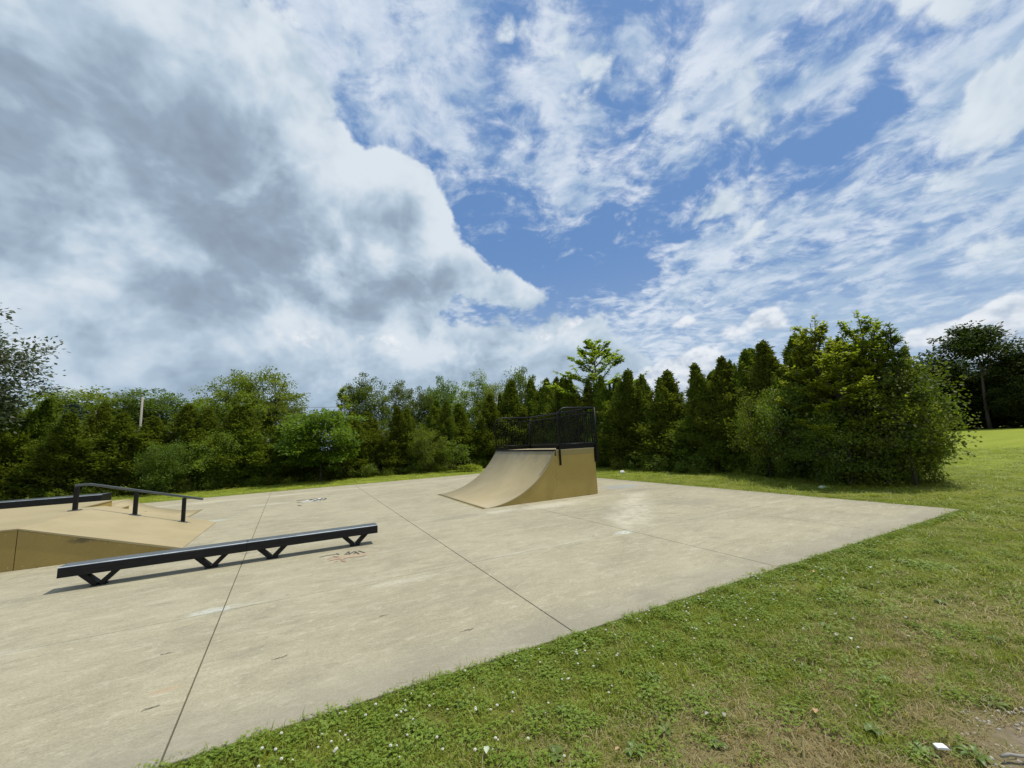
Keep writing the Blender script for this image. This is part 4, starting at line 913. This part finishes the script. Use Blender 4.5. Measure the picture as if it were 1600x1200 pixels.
for a in [(372, 580, 34, 46, 0, 'left one of the two tall rounded light green trees above the back hedge'),
          (415, 580, 35, 44, 2, 'right one of the two tall rounded light green trees above the back hedge'),
          (335, 632, 33, 30, 2, 'lower green tree on the left flank of the two tall rounded ones'),
          (455, 622, 33, 30, 0, 'lower green tree on the right flank of the two tall rounded ones'),
          (570, 584, 38, 36, 1, 'dark rounded tree above the hedge right of the light shrub'),
          (620, 594, 40, 26, 3, 'narrow dark tree right of the dark rounded tree above the back hedge'),
          (655, 604, 42, 26, 1, 'low dark tree crown in the gap left of the tree mass above the back hedge'),
          (690, 588, 44, 34, 1, 'dark broad tree left of centre behind the back hedge'),
          (742, 581, 40, 34, 0, 'green rounded tree above the hedge left of the quarter pipe railing'),
          (808, 574, 40, 30, 3, 'tall loose tree crown above the hedge straight behind the quarter pipe'),
          (775, 602, 38, 30, 2, 'light green tree crown between the two trees behind the quarter pipe'),
          (850, 596, 40, 26, 1, 'small dark tree crown right of the loose one behind the ramp'),
          (872, 604, 36, 24, 0, 'low green crown left of the young light green tree behind the ramp'),
          (20, 628, 55, 60, 1, 'dark low tree at the left edge beyond the hedge'),
          (90, 612, 72, 50, 0, 'rounded tree far off at the left, left one of the first pair of crowns'),
          (135, 610, 74, 45, 2, 'rounded tree far off at the left, right one of the first pair of crowns'),
          (180, 640, 78, 34, 1, 'low far tree between the two groups of crowns on the left'),
          (205, 607, 70, 34, 3, 'feathery tree top left of the utility pole'),
          (255, 608, 72, 42, 1, 'dark rounded tree far off right of the utility pole'),
          (297, 630, 75, 26, 1, 'small dark tree far off left of the tall rounded pair')]:
    bg_tree(*a, group=None)
# blue spruce glimpsed between them
def conifer(seed, H, r0):
    rg = np.random.default_rng(seed); P = []; Dd = []; Nn = []; Ln = []
    b = MB(); b.tube([(0, 0, 0), (0, 0, H * .97)], [H * .018, .01], 7)
    for i in range(150):
        z = H * (0.08 + 0.9 * i / 150); L = r0 * (1 - z / H) ** 0.85 * rg.uniform(.8, 1.1) + .1; az = i * 2.4
        d = np.array([math.cos(az), math.sin(az), -0.12]); b.tube([(0, 0, z), tuple(np.array([0, 0, z]) + d * L)], [.03, .006], 4, False)
        m_ = int(70 * L) + 12; t = rg.uniform(.15, 1, m_); q = np.array([0, 0, z]) + d * L * t[:, None] + rg.normal(0, .10, (m_, 3)); P.append(q)
        dd = d + rg.normal(0, .5, (m_, 3)); Dd.append(dd); Nn.append(rg.normal(0, .5, (m_, 3)) + [0, 0, 1]); Ln.append(rg.uniform(.15, .3, m_))
    L = np.concatenate(Ln); return leaf_mesh('crown', np.concatenate(P), np.concatenate(Dd), np.concatenate(Nn), L, L * .35, MT['spruce']), b.mesh('trunk', MT['bark'])
x, y, h = site(116, 628, 60); plant_tree('spruce_tree', conifer(61, h, 2.6), (x, y, -.05), 0, 1, 'blue green spruce glimpsed beyond the hedge left of the utility pole')
# silvery tree whose crown reaches in at the left edge
x, y, h = site(-92, 474, 27)
T = tree_meshes(62, h, 2.7, 3.0, MT['grey'], MT['bark'], 190, 85, 0.17, crad=.62, plate=.6, limb_n=16, lobes=5)
plant_tree('silver_poplar', T, (x, y, -.05), 1.2, 1, 'tree with silvery leaves reaching in at the left edge of the view')
# far wood on the right
rs2 = random.Random(9)
tops = [(1330, 566), (1400, 566), (1440, 560), (1470, 562), (1500, 578), (1540, 578), (1560, 566), (1590, 548), (1640, 530), (1750, 520), (1900, 520)]
GW = 'trees of the wood along the far side of the field'
xp = 1335
while xp < 1790:
    d_ = rs2.uniform(84, 92)
    k_ = rs2.choice([1, 3, 1, 0])
    bg_tree(xp, top_interp(tops, xp) + rs2.uniform(-4, 12), d_, rs2.uniform(26, 40), 1 if k_ == 0 else k_, 'dark tree in the wood along the far side of the field', GW, rz=rs2.uniform(0, 6))
    bg_tree(xp + 8, top_interp(tops, xp) + 42 + rs2.uniform(-4, 10), d_ - 4, rs2.uniform(22, 30), 1, 'dark tree in the wood along the far side of the field', GW, rz=rs2.uniform(0, 6))
    xp += rs2.uniform(16, 24)
x, y, h = site(1512, 509, 82)
T = tree_meshes(63, h, 3.9, h * .60, MT['wooddark'], MT['arbbark'], 90, 75, 0.42, crad=1.15, plate=.45, limb_n=18, lobes=4, tr=.24, hollow=.2)
plant_tree('locust_tree', T, (x, y, -.05), 0.4, 1, 'tall open crowned tree with bare forked trunk above the far wood at right')

# ------------------------------------------------------------------ utility poles, wires, houses
def utility_pole(px_, yt, dist, lab):
    x, y, h = site(px_, yt, dist); o = thing('utility_pole', lab, 'utility pole', (x, y, 0))
    b = MB(); b.tube([(0, 0, -.1), (0, 0, h)], [.12, .09], 10); b.build('pole', MT['wood'], o)
    return o, (x, y, h)
po1, A = utility_pole(223, 620, 52, 'grey wooden utility pole beyond the hedge on the left')
po2, B_ = utility_pole(151, 642, 60, 'short looking utility pole half hidden left of the taller one')
def wire(p, q, sag, lab):
    n = 16; pts = [(p[0] + (q[0] - p[0]) * t, p[1] + (q[1] - p[1]) * t, p[2] + (q[2] - p[2]) * t - sag * 4 * t * (1 - t)) for t in np.linspace(0, 1, n)]
    b = MB(); b.tube(pts, .018, 5); o = link('power_line', b.mesh('power_line', MT['wire'])); tag(o, lab, 'cable')
E1 = site(700, 628, 50)
wire((A[0], A[1], A[2] - .5), (E1[0], E1[1], E1[2]), .6, 'upper overhead wire running right from the utility pole behind the trees')
wire((A[0], A[1], A[2] - 1.2), (E1[0], E1[1], E1[2] - .7), .6, 'lower overhead wire running right from the utility pole behind the trees')
def house(px_, dist, L, W, H, rz, lab, mroof):
    d = ray(px_, 700); kk = dist / math.hypot(d[0], d[1]); o = thing('house', lab, 'house', (d[0] * kk, d[1] * kk, 0), rz)
    b = MB(); b.box(-L / 2, -W / 2, -.1, L / 2, W / 2, H); b.prism([(-W / 2, H + .001), (0, H + W * .22), (W / 2, H + .001)], -L / 2 + .01, L / 2 - .01, axis='x'); b.build('wall', MT['siding'], o)
    b = MB()
    for s in (-1, 1):
        y0, z0, y1, z1 = s * (W / 2 + .5), H - .21 + .03, 0, H + W * .22 + .03
        b.add([(-L / 2 - .4, y0, z0), (L / 2 + .4, y0, z0), (L / 2 + .4, y1, z1), (-L / 2 - .4, y1, z1), (-L / 2 - .4, y0, z0 + .15), (L / 2 + .4, y0, z0 + .15), (L / 2 + .4, y1, z1 + .15), (-L / 2 - .4, y1, z1 + .15)],
              [(0, 3, 2, 1), (4, 5, 6, 7), (0, 1, 5, 4), (1, 2, 6, 5), (2, 3, 7, 6), (3, 0, 4, 7)])
    b.build('roof', mroof, o)
    for i, xx in enumerate(np.linspace(-L / 2 + 1.6, L / 2 - 1.6, 4)):
        if i == 2:
            b = MB(); b.box(xx - .5, -W / 2 - .04, 0, xx + .5, -W / 2 - .003, 2.05); b.build('door', MT['glass'], o); continue
        b = MB(); b.box(xx - .65, -W / 2 - .05, 1.0, xx + .65, -W / 2 - .003, 2.2); wn = b.build('window', MT['white'], o)
        b = MB(); b.box(xx - .56, -W / 2 - .06, 1.08, xx + .56, -W / 2 - .052, 2.12); b.build('pane', MT['glass'], wn)
house(110, 62, 13, 7.5, 3.1, 0.25, 'white sided house glimpsed through the hedge at far left', MT['roof'])
house(365, 58, 12, 7, 2.9, -0.1, 'white house glimpsed through the hedge below the two tall rounded trees', MT['roof'])
house(245, 66, 9, 6, 2.8, 0.1, 'small white house glimpsed through the hedge beside the utility pole', MT['roof'])

# ------------------------------------------------------------------ turf: grass blades and clover as ground cover
def clump_grass(seed, n, rad, hlo, hhi, w, flat=0.5):
    rg = np.random.default_rng(seed); a = rg.uniform(0, 6.28, n); r = rad * np.sqrt(rg.random(n)); P = np.stack([r * np.cos(a), r * np.sin(a), np.zeros(n)], 1)
    az = rg.uniform(0, 6.28, n); lean = rg.uniform(0.15, 1.0, n) * flat; h = rg.uniform(hlo, hhi, n)
    d = np.stack([np.cos(az) * lean, np.sin(az) * lean, np.ones(n)], 1); d = norm(d); s = np.stack([-np.sin(az), np.cos(az), np.zeros(n)], 1) * (w * rg.uniform(.6, 1.2, n))[:, None] / 2
    mid = P + d * (h * .55)[:, None]; tip = P + d * (h * .85)[:, None] + np.stack([np.cos(az), np.sin(az), -.35 * np.ones(n)], 1) * (h * lean * .6)[:, None]
    V = np.stack([P - s, P + s, mid + s * .8, mid - s * .8, tip + s * .1, tip - s * .1], 1).reshape(-1, 3)
    i0 = np.arange(n)[:, None] * 6; F = np.concatenate([i0 + np.array([[0, 1, 2, 3]]), i0 + np.array([[3, 2, 4, 5]])])
    return mesh_np('grass_tuft', V, F, MT['blade'], attr=np.repeat(rg.random(n), 6))
def clump_clover(seed, n, rad):
    rg = np.random.default_rng(seed); P = []; D_ = []; N_ = []; L = []; rr = []
    for i in range(n):
        a = rg.uniform(0, 6.28); r = rad * math.sqrt(rg.random()); c = np.array([r * math.cos(a), r * math.sin(a), rg.uniform(.018, .05)]); nn = np.array([rg.normal(0, .3), rg.normal(0, .3), 1]); a0 = rg.uniform(0, 6.28); q = rg.random(); s = rg.uniform(.008, .013)
        for k_ in range(3):
            aa = a0 + k_ * 2.094; P.append(c); D_.append([math.cos(aa), math.sin(aa), .1]); N_.append(nn); L.append(s); rr.append(q)
    return leaf_mesh('clover_patch', np.array(P), np.array(D_), np.array(N_), np.array(L), np.array(L) * .95, MT['clover'], np.array(rr), 0.1)
def hidden_obj(name, me): return bpy.data.objects.new(name, me)     # source shapes for the turf, not placed by themselves
SRC = [hidden_obj('tuft', clump_grass(1, 34, .075, .020, .055, .0042, .9)), hidden_obj('tuft', clump_grass(2, 34, .075, .020, .050, .0042, 1.3)),
       hidden_obj('clover', clump_clover(3, 30, .085)), hidden_obj('tuft', clump_grass(4, 40, .10, .030, .085, .0048, .8))]
def in_view(x, y, margin=120):
    P = np.stack([x, y, np.zeros_like(x) - CAM_H], 1) @ ROT      # rows: world -> camera
    zz = -P[:, 2]; u = 800 + 626 * P[:, 0] / np.maximum(zz, .01); v = 600 - 626 * P[:, 1] / np.maximum(zz, .01)
    return (zz > 0.05) & (u > -margin) & (u < 1600 + margin) & (v < 1200 + margin * 1.6)
def scatter(n, x0, x1, y0, y1):
    return RNG.uniform(x0, x1, n), RNG.uniform(y0, y1, n)
pts = []; scl = []; typ = []
def on_slab(x, y, m=0.0): return (x < 9.77 + m) & (x > -14) & (y > 2.82 - m) & (y < 19.25 + m)
def add_pts(x, y, s, t): pts.append(np.stack([x, y, np.full(len(x), -0.026)], 1)); scl.append(s); typ.append(t)
def zone(dens, box, rlo, rhi, slo, shi, clover=0.25, margin=-0.03):
    x0, x1, y0, y1 = box; n = int(dens * (x1 - x0) * (y1 - y0)); x, y = scatter(n, x0, x1, y0, y1); r = np.hypot(x, y)
    ok = (r >= rlo) & (r < rhi) & ~on_slab(x, y, 0.035 if slo < 1.4 else 0.06) & in_view(x, y)
    # bare soil corner
    bare = np.hypot(x - 3.05, y - .55) < .42; ok &= ~(bare & (RNG.random(n) < .85))
    x = x[ok]; y = y[ok]; m_ = len(x)
    edge = np.clip(1 - (2.82 - y) / 1.6, 0, 1) * (x < 7) + 0.25 * np.exp(-((x - 1.2) ** 2 + (y - 1.8) ** 2) / 2)
    u = RNG.random(m_); t = np.where(u < clover * (0.35 + 1.9 * edge), 2, np.where(RNG.random(m_) < .5, 0, 1)); t = np.where((RNG.random(m_) < .07), 3, t)
    add_pts(x, y, RNG.uniform(slo, shi, m_), t)
zone(620, (-1.5, 5.5, 0.0, 2.82), 0, 4.6, .7, 1.15, .10)
zone(210, (0, 11, 0, 2.82), 4.6, 8.5, 1.0, 1.7, .10)
zone(150, (9.7, 11, 2.0, 5), 8.5, 11, 1.2, 2.0, .04)
zone(34, (5, 22, 0, 24), 8.5, 19, 2.0, 3.2, .02)
zone(12, (-16, 30, 0, 27), 19, 34, 2.6, 4.2, .0)
# dense fringe hanging over the slab edge
n = 1700; x = RNG.uniform(-1.2, 9.9, n); y = 2.785 - np.abs(RNG.normal(0, .03, n)) + RNG.normal(0, .015, n); add_pts(x, y, RNG.uniform(.45, 1.0, n), RNG.choice([0, 1, 2, 3], n, p=[.4, .3, .22, .08]))
n = 900; y = RNG.uniform(2.8, 19.3, n); x = 9.80 + np.abs(RNG.normal(0, .04, n)); add_pts(x, y, RNG.uniform(.8, 1.5, n), RNG.choice([0, 1], n))
n = 1500; x = RNG.uniform(-12, 9.8, n); y = 19.28 + np.abs(RNG.normal(0, .05, n)); add_pts(x, y, RNG.uniform(1.0, 2.0, n), RNG.choice([0, 1], n))
PTS = np.concatenate(pts); SCL = np.concatenate(scl); TYP = np.concatenate(typ).astype(np.int32)

def instanced(name, PTS, SCL, TYP, sources, mats, tilt=0.15, zcap=1.0):
    me = bpy.data.meshes.new(name); me.vertices.add(len(PTS)); me.vertices.foreach_set('co', PTS.astype(np.float32).ravel())
    a = me.attributes.new('sc', 'FLOAT_VECTOR', 'POINT'); S3 = np.stack([SCL, SCL, np.minimum(SCL, zcap)], 1); a.data.foreach_set('vector', S3.astype(np.float32).ravel())
    a = me.attributes.new('kind_id', 'INT', 'POINT'); a.data.foreach_set('value', TYP)
    rot = np.stack([RNG.normal(0, tilt, len(PTS)), RNG.normal(0, tilt, len(PTS)), RNG.uniform(0, 6.283, len(PTS))], 1)
    a = me.attributes.new('rot', 'FLOAT_VECTOR', 'POINT'); a.data.foreach_set('vector', rot.astype(np.float32).ravel())
    o = link(name, me)
    for m_ in mats: me.materials.append(m_)
    ng = bpy.data.node_groups.new(name + '_nodes', 'GeometryNodeTree')
    ng.interface.new_socket('Geometry', in_out='INPUT', socket_type='NodeSocketGeometry'); ng.interface.new_socket('Geometry', in_out='OUTPUT', socket_type='NodeSocketGeometry')
    N = ng.nodes; Lk = ng.links; gi = N.new('NodeGroupInput'); go = N.new('NodeGroupOutput'); jn = N.new('GeometryNodeJoinGeometry')
    def attr(nm, dt):
        nd = N.new('GeometryNodeInputNamedAttribute'); nd.data_type = dt; nd.inputs['Name'].default_value = nm; return nd.outputs['Attribute']
    rt = N.new('FunctionNodeEulerToRotation'); Lk.new(attr('rot', 'FLOAT_VECTOR'), rt.inputs[0])
    sc_ = attr('sc', 'FLOAT_VECTOR'); kd = attr('kind_id', 'INT')
    for i, s in enumerate(sources):
        oi = N.new('GeometryNodeObjectInfo'); oi.inputs['Object'].default_value = s; oi.inputs['As Instance'].default_value = True
        ip = N.new('GeometryNodeInstanceOnPoints'); cp = N.new('FunctionNodeCompare'); cp.data_type = 'INT'; cp.operation = 'EQUAL'
        ins = [q for q in cp.inputs if q.type == 'INT']; Lk.new(kd, ins[0]); ins[1].default_value = i
        Lk.new(gi.outputs[0], ip.inputs['Points']); Lk.new(oi.outputs['Geometry'], ip.inputs['Instance']); Lk.new(cp.outputs[0], ip.inputs['Selection'])
        Lk.new(rt.outputs[0], ip.inputs['Rotation']); Lk.new(sc_, ip.inputs['Scale']); Lk.new(ip.outputs[0], jn.inputs[0])
    Lk.new(jn.outputs[0], go.inputs[0])
    md = o.modifiers.new('turf', 'NODES'); md.node_group = ng
    return o
gobj = instanced('grass', PTS, SCL, TYP, SRC, [MT['blade']]); tag(gobj, 'short mown grass mixed with clover around the slab', 'grass', kind='stuff')
# rough growth at the foot of the hedges
SRC2 = [hidden_obj('weed', clump_grass(5, 46, .22, .15, .55, .013, .6)), hidden_obj('weed', tree_meshes(71, .55, .34, .02, MT['mid'], MT['bark'], 26, 26, .07, crad=.13, limb_n=4, tr=.006)[0]), hidden_obj('weed', tree_meshes(72, .6, .34, .02, MT['dark'], MT['bark'], 26, 26, .07, crad=.13, limb_n=4, tr=.006)[0])]
n = 420; x = RNG.uniform(-18, 14, n); y = 24.1 + (x < -5) * 1.0 + RNG.normal(0, .35, n)
n2 = 240; y2 = RNG.uniform(5.2, 24, n2); x2 = 13.6 + RNG.normal(0, .35, n2)
PP = np.concatenate([np.stack([x, y, np.full(n, -.03)], 1), np.stack([x2, y2, np.full(n2, -.03)], 1)])
ug = instanced('undergrowth', PP, RNG.uniform(.6, 1.25, len(PP)), RNG.choice([0, 1, 2], len(PP), p=[.4, .25, .35]).astype(np.int32), SRC2, [MT['mid']], .1, 2.0); tag(ug, 'tangle of tall grass and weeds along the foot of the hedges', 'weeds', kind='stuff')

# ------------------------------------------------------------------ clover flowers
fb_ = MB(); rg = np.random.default_rng(4)
V = []; 
b = MB()
for i in range(26):      # head made of small upright florets
    ph_ = math.acos(1 - 1.6 * (i + .5) / 26); az = i * 2.4; d = Vector((math.sin(ph_) * math.cos(az), math.sin(ph_) * math.sin(az), math.cos(ph_) * .85)); s = d.cross(Vector((0, 0, 1.01))).normalized() * .0016; c = Vector((0, 0, .055))
    b.add([c - s, c + s, c + d * .0095 + s, c + d * .0095 - s], [(0, 1, 2, 3)])
FLOWER_HEAD = b.mesh('flower_head', MT['flower'])
b = MB(); b.tube([(0, 0, -.01), (.002, .001, .03), (0, 0, .054)], .0011, 4, False); FLOWER_STEM = b.mesh('stem', MT['stem'])
spots = []
rf = random.Random(12)
for (x0, x1, dlo, dhi, n_) in ((-.5, 2.4, .05, .75, 120), (2.4, 5.0, .03, .7, 90), (5.0, 9.0, .05, .8, 45), (0.0, 5.0, .75, 1.5, 22)):
    for i in range(n_): spots.append((rf.uniform(x0, x1), 2.80 - dlo - (dhi - dlo) * rf.random() ** 1.3))
for (x, y) in spots[:277]:
    if y < 0.2: continue
    o = thing('clover_flower', 'small round white clover flower in the grass along the near edge of the slab', 'flower', (x, y, -.015), rf.uniform(0, 6), 'clover flowers'); sc_ = rf.uniform(.5, .85); o.scale = (sc_, sc_, sc_ * .9)
    link('flower_head', FLOWER_HEAD, o); link('stem', FLOWER_STEM, o)

# ------------------------------------------------------------------ broad leaved weeds, leaves and litter in the turf
def rosette(seed, n, L, W, mat_, up=.35):
    rg = np.random.default_rng(seed); V = []; F = []; at = []
    for i in range(n):
        az = i * 2.4 + rg.uniform(-.3, .3); l = L * rg.uniform(.6, 1.1); w = W * rg.uniform(.7, 1.1); d = np.array([math.cos(az), math.sin(az), 0]); s = np.array([-math.sin(az), math.cos(az), 0]); ri = rg.random(); u0 = up * rg.uniform(.5, 1.5)
        prof = [(0, .12, 0), (.25, .55, .12), (.5, 1, .2), (.78, .75, .2), (1, .08, .12)]
        base = len(V)
        for t, ww, zz in prof:
            c = d * l * t + np.array([0, 0, zz * l * u0 * 3]); V += [c - s * w / 2 * ww + [0, 0, w * .12 * ww], c, c + s * w / 2 * ww + [0, 0, w * .12 * ww]]; at += [ri] * 3
        for j in range(4):
            for q in range(2): F.append([base + j * 3 + q, base + j * 3 + q + 1, base + j * 3 + q + 4, base + j * 3 + q + 3])
    return np.array(V), np.array(F), at
ROS = [rosette(81, 9, .085, .034, None), rosette(82, 11, .10, .030, None, .5), rosette(83, 8, .075, .045, None, .3)]
ROSM = [mesh_np('leaves', v, f, MT['weed'], attr=a, smooth=True) for v, f, a in ROS]
for i, (px_, py_, s, lab) in enumerate([
    (1550, 1098, 1.0, 'broad leaved weed in the dry turf at the right edge'),
    (1525, 1182, .95, 'broad leaved weed right of the white scrap near the bottom right corner'),
    (1362, 1137, .9, 'dark green weed rosette in the lower right turf'),
    (1040, 1140, .85, 'dark weed rosette in the dry patch at bottom centre'),
    (990, 1172, .8, 'low weed rosette left of the dry patch near the bottom edge'),
    (868, 1178, 1.0, 'bright yellow green weed at the bottom edge below the clover'),
    (1255, 1042, .75, 'bright green weed in the middle of the near turf'),
    (1022, 1058, .8, 'bright weed in the clover below the slab edge'),
    (1287, 975, .85, 'pale green weed on the turf below the right slab corner'),
    (975, 1046, .6, 'small weed close to the bright one below the slab edge'),
    (1170, 1030, .7, 'broad weed above the dry patch at bottom centre'),
    (1385, 1060, .7, 'weed rosette left of the one at the right edge'),
    (1440, 1172, .9, 'leafy weed just left of the white scrap'),
    (880, 1110, .7, 'yellow green weed among the clover near the bottom'),
    (1120, 1160, .8, 'weed with narrow leaves right of the dry patch'),
    (720, 1100, .7, 'leafy weed among the clover flowers left of the bottom centre'),
    (1555, 1000, .8, 'green weed high on the right side of the turf'),
    (1470, 940, .8, 'small far weed on the right hand turf')]):
    gp = ground(px_, py_); o = thing('weed_rosette', lab, 'weed', (gp[0], gp[1], -.01), i * 1.1); link('leaves', ROSM[i % 3], o); s *= .8; o.scale = (s, s, s * 1.2)
def litter(name, px_, py_, V, F, m_, lab, cat, z=.02, rz=0., s=1., tilt=.15):
    gp = ground(px_, py_); me = mesh_np(name, np.array(V, float), np.array(F), m_); o = link(name, me); o.location = (gp[0], gp[1], z); o.rotation_euler = (tilt, tilt * .6, rz); o.scale = (s, s, s); tag(o, lab, cat); return o
b = MB(); b.prism([(-.026, 0), (-.025, .006), (-.015, .009), (.016, .010), (.027, .004), (.025, 0)], -.013, .013); me = b.mesh('plastic_scrap', MT['white']); o = link('plastic_scrap', me)
gp = ground(1472, 1175); o.location = (gp[0], gp[1], .018); o.rotation_euler = (.1, .1, -.55); tag(o, 'small white plastic scrap lying in the turf near the bottom right corner', 'litter')
def leaf_shape(L, W, curl):
    pr = [(0, .05), (.2, .6), (.42, 1), (.6, .7), (.75, .85), (1, .05)]; V = []; F = []
    for t, w in pr: V += [[L * t - L / 2, -W / 2 * w, curl * w], [L * t - L / 2, 0, curl * .2 * math.sin(t * 3)], [L * t - L / 2, W / 2 * w, curl * w * .7]]
    for j in range(5):
        for q in range(2): F.append([j * 3 + q, j * 3 + q + 1, j * 3 + q + 4, j * 3 + q + 3])
    return V, F
for (x, y, L, m_, rz, lab) in [(1275, 1118, .05, 'dryleaf', .5, 'curled dry orange brown leaf in the lower right turf'), (760, 1180, .055, 'paleleaf', 1.2, 'pale fallen leaf among the clover at the bottom edge'), (965, 1178, .032, 'dryleaf', .2, 'small orange leaf scrap at the bottom edge'),
                               (1273, 897, .06, 'dryleaf', .1, 'brown leaf on the green turf near the slab edge'), (1105, 1122, .035, 'wood', .3, 'left of two pale bark chips in the dry patch'), (1132, 1124, .04, 'wood', .9, 'right of two pale bark chips in the dry patch'),
                               (1360, 890, .07, 'paleleaf', .5, 'pale curled leaf on the turf right of the slab edge'), (1308, 997, .05, 'wood', .2, 'pale chip below the weed in the middle of the turf'), (1330, 1003, .045, 'paleleaf', .6, 'thin pale leaf right of the chip in the middle of the turf')]:
    V, F = leaf_shape(L, L * .55, L * .25); litter('fallen_leaf', x, y, V, F, MT[m_], lab, 'leaf', .022, rz)
b = MB(); b.tube([(-.05, 0, .008), (-.01, .006, .014), (.03, 0, .012), (.06, .012, .010)], [.006, .008, .007, .003], 6); o = link('stick', b.mesh('stick', MT['wood'])); gp = ground(1585, 1188); o.location = (gp[0], gp[1], .005); o.rotation_euler = (0, 0, -.6); tag(o, 'short pale stick on the bare soil in the bottom right corner', 'stick')
b = MB(); b.prism([(-.12, 0), (-.10, .07), (-.02, .10), (.07, .06), (.13, 0)], -.07, .07); o = link('paper_scrap', b.mesh('paper_scrap', MT['white'])); gp = ground(973, 739); o.location = (gp[0], gp[1], 0); o.rotation_euler = (0, .0, .6); tag(o, 'white paper scrap on the grass strip right of the quarter pipe', 'litter')
b = MB(); b.prism([(-.12, 0), (-.10, .03), (.0, .05), (.11, .02), (.13, 0)], -.05, .05); o = link('paper_scrap', b.mesh('paper_scrap', MT['paleleaf'])); gp = ground(1286, 762); o.location = (gp[0], gp[1], 0); tag(o, 'pale scrap on the grass strip in front of the right hedge', 'litter')
# gravel on the bare corner
def stone_mesh(seed):
    rg = np.random.default_rng(seed); b = MB(); vs = []
    for i, z in enumerate((-.3, .35, .75)):
        for j in range(6): a = j * 1.047 + rg.uniform(-.2, .2); r = (1, .95, .5)[i] * rg.uniform(.8, 1.15); vs.append((r * math.cos(a), r * math.sin(a) * .8, z))
    fs = [(i * 6 + j, i * 6 + (j + 1) % 6, i * 6 + 6 + (j + 1) % 6, i * 6 + 6 + j) for i in range(2) for j in range(6)] + [tuple(range(12, 18))]
    b.add(vs, fs); return b.mesh('stone', MT['stone'])
n = 420; aa = RNG.uniform(0, 6.28, n); rr = .5 * np.sqrt(RNG.random(n)); gv = np.stack([3.08 + rr * np.cos(aa), .55 + rr * np.sin(aa), np.full(n, -.013)], 1)
gvo = instanced('gravel', gv, RNG.uniform(.003, .011, n), RNG.integers(0, 2, n).astype(np.int32), [hidden_obj('stone', stone_mesh(1)), hidden_obj('stone', stone_mesh(2))], [MT['stone']], .3); tag(gvo, 'loose gravel on the bare soil in the bottom right corner', 'gravel', kind='stuff')
